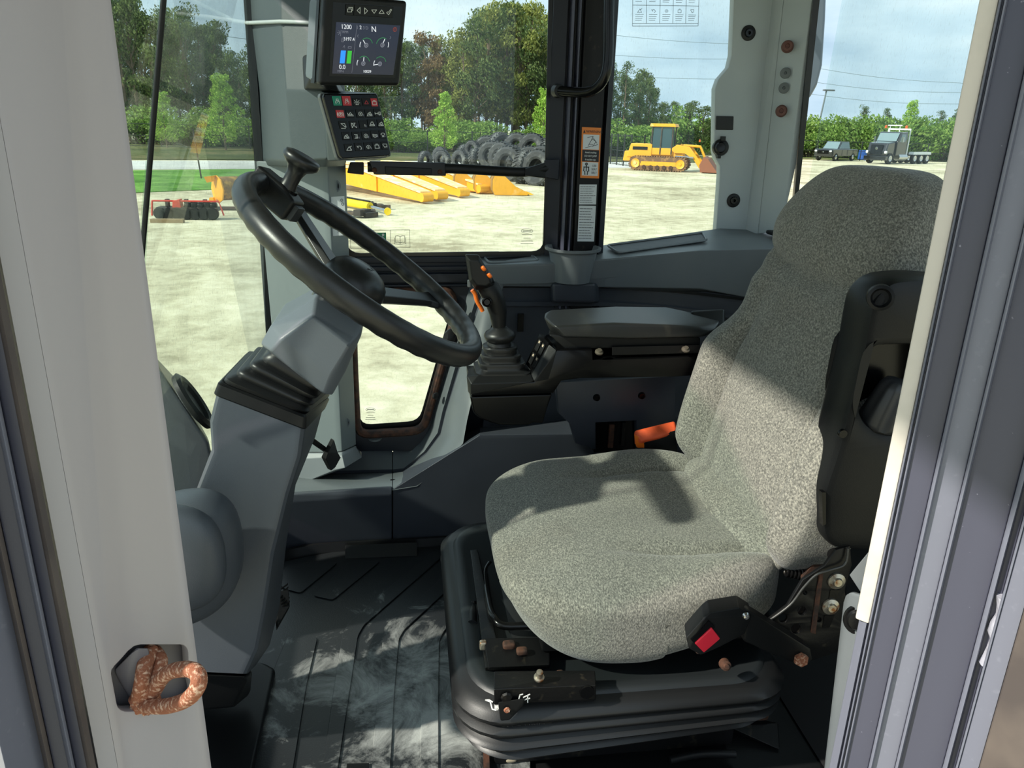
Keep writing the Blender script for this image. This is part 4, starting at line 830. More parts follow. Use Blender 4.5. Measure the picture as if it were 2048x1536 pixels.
obj('slide_bar', hull([P(1224, 694, Y=ya+.006), P(1400, 690, Y=ya+.006), P(1400, 706, Y=ya+.006), P(1224, 711, Y=ya+.006), P(1224, 694, Y=ya+.012), P(1400, 690, Y=ya+.012), P(1400, 706, Y=ya+.012), P(1224, 711, Y=ya+.012)]), steel, ar, bevel=.001)
for px, py in ((1198, 705), (1371, 700)):
    obj('zinc_bolt', lathe(P(px, py, Y=ya), (0, -.5, 1), [(0, .008), (.005, .008), (.006, .004), (.009, .003), (.009, 0), (0, 0)], seg=12), MATS['dull_bolt'] if 'dull_bolt' in MATS else mat('dull_bolt', (120, 112, 100), .5, .6), ar)
js = thing('joystick', 'black joystick with orange thumb buttons and trigger on stepped rubber boot', 'joystick', tuple(P(1005, 742, Y=1.565)))
J0 = P(1005, 738, Y=1.56)
def jr(z, hx, hy, r, dx_=0): return [V((J0.x+dx_+x, J0.y+y, J0.z+z)) for x, y in rrect(0, 0, hx, hy, min(r, hx-.001, hy-.001), 6)]
bl = [(-.006, .058, .050, .015), (.004, .058, .050, .016), (.006, .052, .044, .018), (.010, .047, .041, .020), (.018, .050, .043, .022), (.022, .049, .042, .022), (.023, .042, .037, .024), (.028, .041, .036, .024), (.033, .044, .038, .026), (.038, .042, .037, .026), (.039, .036, .032, .028), (.044, .035, .032, .028), (.050, .038, .034, .030), (.054, .036, .033, .030), (.055, .026, .026, .025), (.062, .024, .024, .023)]
obj('joystick_boot', loft([jr(z, a_, b_, r_, -.002-.1*z) for z, a_, b_, r_ in bl]), rub, js, ang=60)
JB = P(1000, 672, Y=1.56)
obj('joystick_collar', lathe(JB-V((0, 0, .014)), (-.04, 0, 1), [(0, 0), (.022, 0), (.030, .006), (.034, .014), (.034, .018), (.030, .024), (.020, .030), (.014, .036), (0, .036)], seg=36), rub, js, ang=60)
def el(c, ax_, ra, rb, n=20):
    ax_ = V(ax_).normalized(); a_ = V((0, 1, 0)); b_ = ax_.cross(a_).normalized()
    return [c+a_*(rb*cos(2*pi*k/n))+b_*(ra*sin(2*pi*k/n)) for k in range(n)]
ax0 = V((-.18, 0, 1))
gr_ = [((1000, 664), .013, .013), ((998, 650), .015, .016), ((996, 625), .019, .018), ((990, 602), .022, .021), ((982, 585), .024, .023), ((974, 570), .024, .022), ((966, 558), .018, .018)]
obj('joystick_grip', loft([el(P(a_[0], a_[1], Y=1.56), ax0, r1, r2) for a_, r1, r2 in gr_]), blk, js, ang=60)
hd = [(930, 508), (957, 509), (960, 530), (988, 560), (990, 574), (978, 582), (952, 580), (938, 562)]
obj('joystick_head', hull([P(a_, b_, Y=Y) for a_, b_ in hd for Y in (1.545, 1.575)]+[P(a_*.7+958*.3, b_*.7+548*.3, Y=Y) for a_, b_ in hd for Y in (1.532, 1.588)]), blk, js, bevel=.003)
for px, py in ((967, 537), (979, 551)):
    obj('thumb_button', blob(lambda x, y, z, c=P(px, py, Y=1.532): c+(V((.55, 0, -.65))*x*.007+V((0, 1, 0))*y*.006+V((.65, -.2, .55))*z*.005), 6, 3), orange, js)
obj('button_pad', hull([P(958, 530, Y=1.54), P(986, 556, Y=1.54), P(990, 566, Y=1.54), P(984, 566, Y=1.536), P(962, 548, Y=1.536), P(958, 530, Y=1.56), P(990, 566, Y=1.56)]), blkg, js, bevel=.001)
obj('trigger', tube(spline([P(944, 580, Y=1.55), P(950, 588, Y=1.55), P(954, 602, Y=1.55), P(962, 616, Y=1.55), P(965, 622, Y=1.55)], 4), [.0045]*17, flat=1.8), orange, js)
obj('trigger_switch', box(P(938, 567, Y=1.555), (.003, .005, .007)), pgrey, js, bevel=.001)
obj('side_button', lathe(P(974, 604, Y=1.537), (-.1, -1, .1), [(0, .004), (.006, .004), (.007, .002), (.008, .005), (.010, .004), (.011, -.002), (0, -.002)], seg=24), blkg, js)
# ================================================================ DISPLAY, KEYPAD, HANDRAILS, DECALS
mo = thing('machine_display', 'black operator display showing round gauges above the keypad', 'display', tuple(P(730, 165, Y=1.62)))
TL, TR, BR, BL = P(650, -12, Y=1.56), P(818, 2, Y=1.64), P(800, 172, Y=1.64), P(641, 171, Y=1.56)
BR = TR+(BR-TR); FM = Face(TL, TR, BR, BL)
def fuv(F, px, py):
    d = (P(px, py, Y=1)-CAM); t = (F.o-CAM).dot(F.n)/d.dot(F.n); q = CAM+d*t-F.o
    a, b, c = F.x.dot(F.x), F.x.dot(F.y), F.y.dot(F.y); e, f = q.dot(F.x), q.dot(F.y); D = a*c-b*b
    return ((e*c-f*b)/D, (f*a-e*b)/D)
bm = loft([[FM.p(*c, h) for c in ((.0, .0), (1, 0), (1, 1), (0, 1))] for h in (-.020, 0)])
obj('front_bezel', bm, blk, mo, bevel=.007, seg=3)
bm = loft([[FM.p(u, v, -.068) for u, v in ((-.02, .04), (.96, .04), (.96, .92), (-.02, .92))], [FM.p(u, v, -.020) for u, v in ((.0, .01), (1., .01), (1., .99), (.0, .99))]])
obj('rear_housing', bm, mat('display_housing_grey', (92, 100, 104), .4), mo, bevel=.006)
obj('housing_seam', FM.stroke([[(.0, .02), (.0, .98)]], .002, -.04, -.022), blk, mo)
def bx(F, x0, y0, x1, y1, h0, h1, bm=None):
    q = [fuv(F, *c) for c in ((x0, y0), (x1, y0), (x1, y1), (x0, y1))]; return F.poly(q, h0, h1, bm)
so_ = [fuv(FM, *c) for c in ((672, 44), (800, 51), (786, 150), (664, 147))]
obj('bezel_recess', FM.poly([fuv(FM, *c) for c in ((666, 4), (806, 14), (790, 156), (658, 152))], -.001, .0004), blkg, mo)
sc2 = obj('screen', FM.poly(so_, 0, .0010), scr, mo)
FS = Face(FM.p(*so_[0], .0010), FM.p(*so_[1], .0010), FM.p(*so_[2], .0010), FM.p(*so_[3], .0010)); FS.n = FM.n
def stx(t, u, v, h, m, al='CENTER', st=1): obj('display_text', FS.text(t, u, v, h, .0002, None, al, st), m, sc2, smooth=False)
H = (so_[3][1]-so_[0][1])*FM.y.length
stx('1200', .165, .12, H*.085, scw); stx('RPM', .155, .205, H*.05, scd); stx('3197.4', .225, .345, H*.065, scw); stx('0.0', .165, .90, H*.085, scw); stx('MPH', .145, .97, H*.05, scd)
stx('1', .335, .11, H*.06, scd); stx('2', .385, .11, H*.07, scw); stx('3', .435, .11, H*.06, scd); stx('D', .485, .11, H*.06, scd); stx('N', .60, .15, H*.11, scw); stx('10029', .565, .965, H*.055, scw)
obj('level_bar', FS.box(.115, .54, .19, .79, .0002, .0004), scb, sc2); obj('level_bar', FS.box(.22, .54, .285, .79, .0002, .0004), scg, sc2)
obj('divider_line', FS.stroke([[(.32, .03), (.32, .97)]], .0005, .0001, .0003), scd, sc2)
asp = FS.x.length/FS.y.length
for cx, cy, an in ((.50, .42, 130), (.76, .40, 72), (.485, .78, 90), (.755, .78, 190)):
    r = .10; mir = cx > .7 and cy < .5
    obj('gauge_arc', FS.stroke([arc(cx, cy, r, 20 if not mir else 60, 130 if not mir else 170, 12, asp)], .0011, .0002, .0005), scgr, sc2)
    obj('gauge_arc', FS.stroke([arc(cx, cy, r, 155 if not mir else -15, 195 if not mir else 25, 5, asp)], .0011, .0002, .0005), scw, sc2)
    k = .085 if an != 190 else .10
    obj('gauge_needle', FS.stroke([[(cx, cy), (cx+k*cos(radians(an)), cy-k*asp*sin(radians(an)))]], .0014, .0002, .0006), scw, sc2)
    obj('gauge_hub', FS.poly(arc(cx, cy, .034, 0, 330, 11, asp), .0002, .0007), scd, sc2); obj('gauge_symbol', FS.stroke([arc(cx, cy, .015, 0, 360, 8, asp)], .0007, .0007, .0010), scr, sc2)
obj('screen_icon', FS.stroke([[(.03, .20), (.07, .20), (.05, .16), (.07, .20), (.05, .24)], [(.085, .15), (.085, .26)], [(.36, .22), (.345, .245), (.36, .27)], [(.87, .22), (.885, .245), (.87, .27)], [(.11, .30), (.14, .30), (.14, .37), (.11, .37), (.11, .30)], [(.11, .335), (.14, .335)], [(.14, .48), (.16, .44), (.17, .49)], [(.22, .46), (.27, .46), (.27, .49), (.22, .49), (.22, .46)]], .0007, .0002, .0004), scd, sc2)
obj('warning_lamp', FS.stroke([arc(.935, .08, .028, 0, 360, 14, asp), [(.935, .05), (.935, .10)]], .0012, .0002, .0005), scr2, sc2)
xs = [699, 716, 731, 747, 762, 777]
for i, x in enumerate(xs):
    y = 20+(x-699)*.06; a_ = fuv(FM, x-9, y-12); b_ = fuv(FM, x+7, y+11)
    bt = obj('display_button', FM.box(a_[0]+.008, a_[1], b_[0], b_[1], .0003, .0024), blk, mo, bevel=.0006)
    ic = [[(-5, -2), (3, -2), (3, 4), (-5, 4), (-5, -2)], [(-3, -5), (5, -5), (5, 1), (3, 1)], ][:] if i == 0 else None
    if i == 0: L_ = ic
    elif i == 1: L_ = [[(3, -6), (-3, 0), (3, 6), (3, -6)]]
    elif i == 2: L_ = [[(-3, -6), (3, 0), (-3, 6), (-3, -6)]]
    elif i == 3: L_ = [[(-5, -3), (5, -3), (0, 4), (-5, -3)]]
    elif i == 4: L_ = [[(-5, 3), (5, 3), (0, -4), (-5, 3)]]
    else: L_ = [[(-5, 1), (-1, 5), (5, -5), (3, -6), (-1, 0), (-3, -1), (-5, 1)]]
    obj('button_symbol', FM.stroke([[fuv(FM, x+dx_, y+dy_) for dx_, dy_ in l] for l in L_], .0010, .0024, .0029), white, bt)
obj('mount_arm', hull([P(605, 112, Y=1.72), P(640, 100, Y=1.68), P(622, 150, Y=1.66), P(650, 178, Y=1.64), P(680, 184, Y=1.66), P(610, 178, Y=1.70), P(606, 112, Y=1.80), P(690, 186, Y=1.80), P(606, 182, Y=1.80)]), blk, mo, bevel=.004)
# keypad
kp2 = thing('switch_keypad', 'black backlit keypad with 25 symbol keys under the display', 'keypad', tuple(P(715, 315, Y=1.66)))
KT = [P(649, 189, Y=1.635), P(751, 188, Y=1.69), P(783, 308, Y=1.69), P(681, 316, Y=1.635)]
FK = Face(KT[0], KT[1], KT[2], KT[3]); FK.o = KT[0]
kq = [fuv(FK, *c) for c in ((648, 187), (750, 186), (756, 192), (782, 306), (778, 312), (686, 318), (680, 312), (647, 194))]
obj('keypad_body', FK.poly(kq, -.022, 0), blkg, kp2, bevel=.003)
obj('keypad_trim', FK.poly([(c[0]*1.03-.02, c[1]*1.04-.02) for c in kq], -.026, -.012), mat('keypad_trim_grey', (70, 75, 78), .4), kp2, bevel=.003)
rows = [[(674, 202), (693, 202), (713, 204), (732, 204), (748, 205)], [(680, 228), (700, 228), (720, 227), (738, 227), (754, 226)], [(686, 250), (707, 250), (726, 249), (743, 247), (761, 247)], [(692, 272), (712, 272), (731, 271), (749, 269), (765, 269)], [(697, 296), (717, 294), (736, 293), (753, 292), (769, 291)]]
G = {'ring': [arc(0, 0, 4, 0, 360, 10), arc(0, 0, 1.4, 0, 360, 6)], 'tri': [[(-5, 4), (5, 4), (1, -4), (-5, 4)], [(2, -2), (6, -5)]], 'load': [[(-6, 3), (6, 3)], [(-4, 1), (0, -4), (4, 1), (-4, 1)], [(-6, -3), (-5, 1)]],
     'arm': [[(-5, -4), (3, -4), (5, 4)], [(-5, -4), (4, 4)], [(-5, 6), (4, 6)]], 'arm2': [[(-4, 5), (-5, -4), (3, -5), (-4, 5)], [(-5, -5), (5, 5)]], 'lamp': [[(-5, 4), (-1, -4), (2, -4), (5, 4)], [(-3, 1), (3, 1)], [(-5, 4), (5, 4)]],
     'work': [[(-5, 4), (-3, -1), (2, -4), (5, 4), (-5, 4)], [(-2, 1), (3, 2)], [(-1, -2), (2, 4)]], 'pump': [[(-4, -4), (2, -4), (2, 4), (-4, 4)], [(-2, -1), (2, -1)], [(-2, 2), (3, 2)]], 'wash': [arc(0, 0, 5, 200, 340, 6)+[(-4, 2), (-4, -2)], [(-5, -1), (5, -1)]],
     'fan': [arc(0, 1, 5, 30, 150, 6)+[(2, 4), (-2, 4), arc(0, 1, 5, 30, 30, 1)[0]]], 'horn': [arc(1, 1, 4, -60, 160, 7), [(-4, -3), (-1, 1)]], 'sound': [[(0, -4), (0, 4)], [(-2, -3), (-4, 0), (-2, 3)], [(2, -3), (4, 0), (2, 3)]], 'box': [[(-4, -3), (4, -3), (4, 4), (-4, 4), (-4, -3)], [(-2, -5), (2, -5)]],
     'wiper': [[(-4, -4), (4, -4), (4, 2), (0, 2), (0, 4), (-4, -2), (-4, -4)]], 'flask': [arc(0, 2, 4, -40, 220, 9), [(-2, -2), (-2, -5), (2, -5), (2, -2)], [(-1, 2), (2, 0)]], 'beacon': [[(-3, 5), (3, 5)], [(-2, 4), (-2, -1), (2, -1), (2, 4)], [(-5, -4), (-3, -2)], [(5, -4), (3, -2)], [(0, -6), (0, -3)], [(-6, 1), (-4, 1)], [(6, 1), (4, 1)]],
     'haz': [[(-4, 3), (0, -4), (4, 3), (-4, 3)]], 'park': [arc(0, 0, 4, 0, 360, 10), arc(0, 0, 6.5, -40, 40, 4), arc(0, 0, 6.5, 140, 220, 4), [(-1, 2), (-1, -2), (1, -2), (1, 0), (-1, 0)]], 'sw': [[(-5, -2), (-5, 2)], [(-5, 0), (0, 0)], [(1, -2), (1, 2)], [(3, -3), (6, -3), (6, 3), (3, 3), (3, -3)]], 'dot': [[(3, -1), (3, 3)]]}
gl = [['flask', 'flask', 'beacon', 'haz', 'box'], ['park', 'load', 'ring', 'work', 'sw'], ['arm', 'arm2', 'dot', 'lamp', 'work'], ['work', 'pump', 'ring', 'wash', 'fan'], ['tri', 'horn', 'sound', 'box', 'wiper']]
for r, row in enumerate(rows):
    for c, (x, y) in enumerate(row):
        w_, h_ = (9, 9.5) if r == 0 and c < 2 else ((8.5, 8) if c < 4 else (7, 8))
        mk = keyg if (r, c) == (0, 0) else keyr if (r, c) in ((0, 1), (1, 0), (0, 4)) else blk
        q = [fuv(FK, *k) for k in ((x-w_-1, y-h_), (x+w_-2, y-h_), (x+w_+1, y+h_), (x-w_+2, y+h_))]
        kb = obj('key', FK.poly(q, 0, .0018), mk, kp2, bevel=.0007)
        ls = [[fuv(FK, x+(dx_*.95+dy_*.1), y+dy_*.95+1) for dx_, dy_ in l] for l in G[gl[r][c]]]
        obj('key_symbol', FK.stroke(ls, .0010, .0018, .0023), keyr if gl[r][c] == 'haz' else white, kb)
        if r: obj('key_light', FK.stroke([[fuv(FK, x+w_-3, y+2), fuv(FK, x+w_-3, y+5)]], .0009, .0018, .0022), scd, kb)
# horizontal window rail
hr = thing('window_handrail', 'black horizontal handrail crossing the side window at display height', 'handrail', tuple(P(900, 345, Y=1.90)))
obj('rail_tube', tube(spline([P(735, 334, Y=1.86), P(900, 337, Y=1.87), P(1010, 343, Y=1.88), P(1050, 344, Y=1.885), P(1085, 338, Y=1.89), P(1100, 336, Y=1.895)], 5), .0115, seg=14, flat=.7), blk, hr)
obj('rail_clamp', hull([P(738, 322, Y=1.845), P(890, 325, Y=1.86), P(892, 352, Y=1.86), P(748, 349, Y=1.845), P(738, 322, Y=1.875), P(892, 325, Y=1.885), P(892, 352, Y=1.885), P(748, 349, Y=1.87)]), blkg, hr, bevel=.002)
obj('clamp_cover', hull([P(770, 333, Y=1.838), P(864, 337, Y=1.85), P(864, 351, Y=1.85), P(772, 350, Y=1.838), P(770, 333, Y=1.85), P(864, 337, Y=1.86), P(864, 351, Y=1.86), P(772, 350, Y=1.85)]), blk, hr, bevel=.002)
for px, py in ((749, 340), (880, 344)):
    obj('rusty_screw', lathe(P(px, py, Y=1.843 if px < 800 else 1.858), (0, -1, 0), [(0, .001), (.004, .003), (.006, 0), (0, -.002)], seg=14), rustd, hr)
obj('rail_bracket', hull([P(700, 324, Y=1.86), P(728, 324, Y=1.86), P(728, 350, Y=1.86), P(694, 346, Y=1.86), P(700, 324, Y=1.95), P(728, 324, Y=1.95), P(728, 350, Y=1.95), P(694, 346, Y=1.95)]), blk, hr, bevel=.003)
obj('rail_bracket', hull([P(1088, 320, Y=1.885), P(1119, 318, Y=1.885), P(1117, 360, Y=1.885), P(1090, 355, Y=1.885), P(1088, 320, Y=1.915), P(1119, 318, Y=1.915), P(1117, 360, Y=1.915), P(1090, 355, Y=1.915)]), navy, hr, bevel=.003)
obj('rail_flare', hull([P(1050, 337, Y=1.872), P(1050, 352, Y=1.872), P(1092, 324, Y=1.885), P(1092, 357, Y=1.885), P(1050, 337, Y=1.89), P(1050, 352, Y=1.89), P(1092, 324, Y=1.905), P(1092, 357, Y=1.905)]), blk, hr, bevel=.003)
gh = thing('grab_handle', 'black curved tubular grab handle on the centre pillar', 'grab handle', tuple(P(1150, 184, Y=1.84)))
obj('handle_tube', tube(spline([P(1219, -80, Y=1.80), P(1217, 40, Y=1.80), P(1216, 110, Y=1.80), P(1211, 148, Y=1.80), P(1197, 172, Y=1.81), P(1175, 184, Y=1.83), P(1140, 184, Y=1.86), P(1112, 181, Y=1.885)], 6), .0118, seg=16), blkg, gh)
obj('handle_foot', lathe(P(1114, 182, Y=1.89), (.2, -1, 0), [(0, .02), (.014, .018), (.016, 0), (0, -.004)], seg=20), blk, gh)
# decals on the pillar
def decal(nm, label, q, Y, m, cat='sticker', r=0):
    F = Face(*[P(a_, b_, Y=Y) for a_, b_ in q]); t = thing(nm, label, cat, tuple(F.p(.5, 1)))
    obj('sticker_backing', F.box(0, 0, 1, 1, -.0004, .0003), m, t, smooth=False); return t, F
YP = 1.898
t, F = decal('warning_sticker', 'orange and white crushing and seat belt warning sticker on the centre pillar', ((1164, 254), (1202, 255), (1198, 357), (1160, 355)), YP, stor)
obj('picture_panel', F.box(.08, .14, .92, .43, .0003, .0006), sticker, t); obj('text_panel', F.box(.06, .44, .94, .67, .0003, .0006), stblk, t); obj('belt_panel', F.box(.08, .68, .92, .95, .0003, .0006), sticker, t)
obj('warning_text', F.text('WARNING', .22, .105, .0062, .0006, None, 'LEFT', .95), stblk, t, smooth=False)
obj('warning_triangle', F.poly([(.07, .11), (.19, .11), (.13, .05)], .0003, .0008), stblk, t)
for i, s_ in enumerate(('Avoid crushing', 'DO NOT JUMP', 'if machine tips')): obj('warning_text', F.text(s_, .5, .505+.07*i, .0042, .0008, None, 'CENTER', .78), white, t, smooth=False)
for i, s_ in enumerate(('USE', 'SEAT', 'BELT')): obj('belt_text', F.text(s_, .72, .77+.07*i, .0052, .0008, None, 'CENTER', .85), stblk, t, smooth=False)
obj('tipping_machine_symbol', F.stroke([[(.2, .40), (.85, .33)], [(.35, .36), (.55, .22), (.75, .27), (.6, .37)], [(.3, .2), (.6, .17), (.5, .25)], [(.6, .2), (.8, .30)], [(.4, .33), (.6, .33)]], .0011, .0006, .0010), ink, t)
obj('seated_person_symbol', F.stroke([arc(.30, .72, .05, 0, 360, 8, .4), [(.30, .75), (.30, .86)], [(.16, .78), (.44, .78)], [(.22, .86), (.24, .93)], [(.38, .86), (.36, .93)], [(.18, .79), (.16, .86)], [(.42, .79), (.44, .86)]], .0022, .0006, .0010), stblk, t)
rnd = random.Random(3)
def fakelines(F, t, rows_, u0=.06, u1=.94, v0=.05, v1=.95, hh=.4, m=ink):
    bm = NB(); st = (v1-v0)/rows_
    for i in range(rows_):
        u = u0
        end = u1-rnd.random()*.25
        while u < end:
            w_ = rnd.uniform(.06, .2); F.stroke([[(u, v0+st*(i+.5)), (min(u+w_, end), v0+st*(i+.5))]], st*hh*F.y.length*.5, .0003, .0006, bm); u += w_+.035
    obj('fine_print', bm, m, t, smooth=False)
t, F = decal('notice_sticker', 'upper white fine print notice sticker on the centre pillar', ((1159, 369), (1194, 369), (1192, 409), (1158, 409)), YP, sticker); fakelines(F, t, 8)
t, F = decal('certificate_sticker', 'lower tall white structure certification sticker on the centre pillar', ((1158, 411), (1192, 411), (1188, 483), (1155, 482)), YP, sticker); fakelines(F, t, 12)
t, F = decal('instruction_sticker', 'white lever diagram sticker on the front pillar behind the wheel rim', ((660, 394), (689, 395), (693, 470), (665, 475)), 1.842, sticker)
F.o += V((.0, -.0, 0))
obj('lever_diagram', F.stroke([[(.2, .2), (.6, .3), (.5, .45)], [(.3, .55), (.7, .5), (.85, .6)], [(.15, .5), (.3, .5)], [(.15, .8), (.5, .85), (.4, .92)], arc(.8, .1, .08, 0, 360, 8, .4), arc(.85, .2, .08, 0, 360, 8, .4)], .0010, .0003, .0006), ink, t)
# decals on the glass
YG = YW-.0085
dk = thing('exit_sticker', 'clear window sticker strip with green running man exit symbol and open book', 'sticker', tuple(P(760, 496, Y=YG)))
F = Face(P(700, 461, Y=YG), P(819, 460, Y=YG), P(820, 495, Y=YG), P(701, 497, Y=YG))
obj('sticker_outline', F.stroke([[(0, 0), (1, 0), (1, 1), (0, 1), (0, 0)], [(.33, 0), (.33, 1)], [(.67, 0), (.67, 1)]], .0009, 0, .0004), inkp, dk)
obj('green_panel', F.box(.435, .14, .60, .92, 0, .0004), green, dk)
obj('running_man', F.stroke([[(.535, .38), (.51, .60)], [(.47, .42), (.535, .40), (.575, .52)], [(.51, .60), (.56, .70), (.545, .88)], [(.51, .60), (.49, .76), (.445, .80)]], .0034, .0004, .0008), white, dk)
obj('running_man_head', F.poly(arc(.55, .26, .022, 0, 330, 8, 3.3), .0004, .0008), white, dk)
obj('book_symbol', F.stroke([[(.835, .40), (.80, .32), (.755, .34), (.755, .70), (.80, .68), (.835, .75), (.87, .68), (.915, .70), (.915, .34), (.87, .32), (.835, .40), (.835, .75)], [(.74, .44), (.735, .78), (.83, .82), (.93, .78), (.93, .44)]], .0011, 0, .0004), inkp, dk)
for nm_, lab, (x, y, k) in (('glass_maker_mark', 'faint oval etched mark low right on the side window', (1054, 464, 1)), ('glass_maker_mark', 'faint oval etched mark low left on the lower door pane', (741, 821, .8))):
    g_ = thing(nm_, lab, 'etched mark', tuple(P(x, y, Y=YG)))
    F = Face(P(x-14*k, y-7*k, Y=YG), P(x+14*k, y-7*k, Y=YG), P(x+14*k, y+25*k, Y=YG), P(x-14*k, y+25*k, Y=YG))
    obj('oval_outline', F.stroke([arc(.5, .15, .42, 0, 360, 20, .32)], .0009, 0, .0003), inkp, g_)
    obj('oval_lettering', F.stroke([[(.2, .16), (.8, .15)]], .0022, 0, .0003), inkp, g_)
    obj('mark_lines', F.stroke([[(.15, .38), (.85, .38)], [(.25, .60), (.75, .60)], [(.1, .78), (.9, .78)], [(.05, .93), (.95, .93)]], .0011, 0, .0003), inkp, g_)
# symbol chart at top of the quarter window
q4 = lambda px, py: P(px, py, Y=1.97+(px-1212)/(1480-1212)*.19-.014)
F = Face(q4(1266, -60), q4(1399, -56), q4(1396, 52), q4(1264, 50))
t = thing('symbol_chart_sticker', 'clear switch symbol chart sticker at the top of the rear quarter window', 'sticker', tuple(F.p(.5, 1)))
gt = NB(); F.stroke([[(0, 0), (1, 0), (1, 1), (0, 1), (0, 0)], [(0, .28), (1, .28)], [(0, .62), (1, .62)], [(0, .95), (1, .95)]]+[[(k/5, 0), (k/5, .95)] for k in range(1, 5)], .0010, 0, .0004, gt)
obj('chart_grid', gt, ink, t)
gi = NB()
for r in range(3):
    for c in range(5):
        u, v = c/5+.10, (.06, .35, .69)[r]
        ls = [[(u+dx_*.006, v+.03+dy_*.008) for dx_, dy_ in l] for l in G[gl[(r+2) % 5][c]]]
        F.stroke(ls, .0009, 0, .0004, gi)
        for k in range(4): F.stroke([[(c/5+.04, v+.10+k*.035), (c/5+.16-.01*k, v+.10+k*.035)]], .0008, 0, .0004, gi)
obj('chart_symbols', gi, ink, t)

# ================================================================ FLOOR MAT
fm = thing('floor_mat', 'black ribbed rubber floor mat dusted with pale boot dirt', 'floor mat', (0, 1.2, 0))
mo_ = [P(545, 1128, Z=.004), P(620, 1112, Z=.004), P(690, 1100, Z=.004), P(930, 1092, Z=.004), P(1000, 1110, Z=.004), P(1060, 1300, Z=.004), P(1060, 1700, Z=.004), P(380, 1700, Z=.004), P(350, 1500, Z=.004), P(470, 1250, Z=.004)]
obj('mat_sheet', loft([[p-V((0, 0, .003)) for p in mo_], mo_]), fmat, fm)
zc = lambda x, y: (400+x/3.2267, 1060+y/3.2267)
ribs = [
 [(1430, 195), (960, 605), (920, 680), (860, 1060), (780, 1620), (880, 1620), (965, 1060), (1020, 690), (1060, 620), (1640, 110), (1500, 150)],
 [(1640, 240), (1210, 640), (1180, 700), (1150, 1060), (1095, 1620), (1225, 1620), (1255, 1060), (1285, 710), (1320, 650), (1700, 300), (1700, 200)],
 [(1700, 440), (1465, 675), (1440, 730), (1430, 1060), (1418, 1620), (1540, 1620), (1540, 1060), (1545, 720), (1575, 660), (1720, 520)],
 [(890, 215), (650, 412), (540, 385), (500, 330), (560, 240), (700, 215)],
 [(1165, 205), (860, 457), (730, 430), (960, 215)],
 [(760, 700), (690, 1000), (590, 1620), (300, 1620), (420, 1180), (480, 900), (560, 700)],
]
for rbx in ribs:
    q = roundpoly([P(*zc(x, y), Z=.0045) for x, y in rbx], .008, 2)
    bm = loft([[p for p in q], [p+V((0, 0, .0035)) for p in q]]); obj('mat_rib', bm, fmat, fm, bevel=.0012, seg=2, ang=60)
up2 = spline([P(470, 1180, Z=.0), P(560, 1128, Z=.0), P(620, 1112, Z=.0), P(690, 1106, Z=.0), P(835, 1098, Z=.0), P(920, 1096, Z=.0), P(985, 1120, Z=.0)], 6)
obj('mat_upstand', loft([[p+V((0, 0, -.002)), p+V((0, .010, -.002)), p+V((0, .014, .026)), p+V((0, .006, .026))] for p in up2]), blk, fm, ang=40)
obj('mat_clip', hull([P(690, 1098, Z=.022), P(834, 1092, Z=.022), P(834, 1112, Z=.006), P(690, 1118, Z=.006), P(690, 1090, Z=.03), P(834, 1084, Z=.03)]), blk, fm, bevel=.002)
obj('mat_corner_lip', hull([P(694, 1527, Z=.008), P(738, 1526, Z=.008), P(738, 1545, Z=.008), P(692, 1545, Z=.008), P(694, 1527, Z=.012), P(738, 1526, Z=.012), P(738, 1545, Z=.012), P(692, 1545, Z=.012)]), blkg, fm)
pp = thing('footwell_tray', 'raised black footwell tray around the base of the steering column', 'tray', tuple(P(460, 1450, Z=.004)))
obj('tray_plate', hull([P(380, 1340, Z=.024), P(520, 1322, Z=.024), P(548, 1338, Z=.024), P(545, 1360, Z=.024), P(494, 1540, Z=.024), P(470, 1700, Z=.024), P(250, 1700, Z=.024), P(300, 1400, Z=.024), P(552, 1340, Z=.003), P(498, 1545, Z=.003), P(475, 1700, Z=.003), P(250, 1700, Z=.003), P(380, 1335, Z=.003)]), blk, pp, bevel=.006, seg=3)
# seat pedestal and rusty debris at lower right
pe = thing('seat_pedestal', 'black steel seat pedestal with rust flakes below the pleated base', 'pedestal', tuple(P(1300, 1520, Z=-.004)))
obj('pedestal_box', hull([(x, y, z) for x in (.13, .56) for y in (1.02, 1.42) for z in (.006, .14)]), steel, pe, bevel=.003)
obj('rust_patch', hull([P(1460, 1438, Z=.03), P(1540, 1420, Z=.03), P(1535, 1440, Z=.03), P(1480, 1444, Z=.03), P(1460, 1438, Z=.026), P(1540, 1424, Z=.026)]), rustd, pe)
obj('pedestal_bracket', hull([P(1450, 1450, Z=.02), P(1556, 1446, Z=.02), P(1560, 1500, Z=.0), P(1530, 1440, Z=.0), P(1450, 1460, Z=.0), P(1556, 1456, Z=.0)]), steel, pe, bevel=.002)
obj('harness_ribs', tube(spline([P(1340, 1520, Z=.012), P(1400, 1508, Z=.016), P(1470, 1508, Z=.012)], 6), .007), blk, pe)
obj('dirt_flake', blob(lambda x, y, z: P(1022, 1518, Z=.012)+V((x*.010, y*.006, z*.004)), 6, 3), mat('dry_dirt', (150, 140, 118), .9), pe)
obj('edge_channel', hull([P(966, 1490, Z=.02), P(978, 1490, Z=.02), P(984, 1700, Z=.02), P(970, 1700, Z=.02), P(966, 1490, Z=.0), P(978, 1490, Z=.0), P(984, 1700, Z=.0), P(970, 1700, Z=.0)]), rustd, pe)
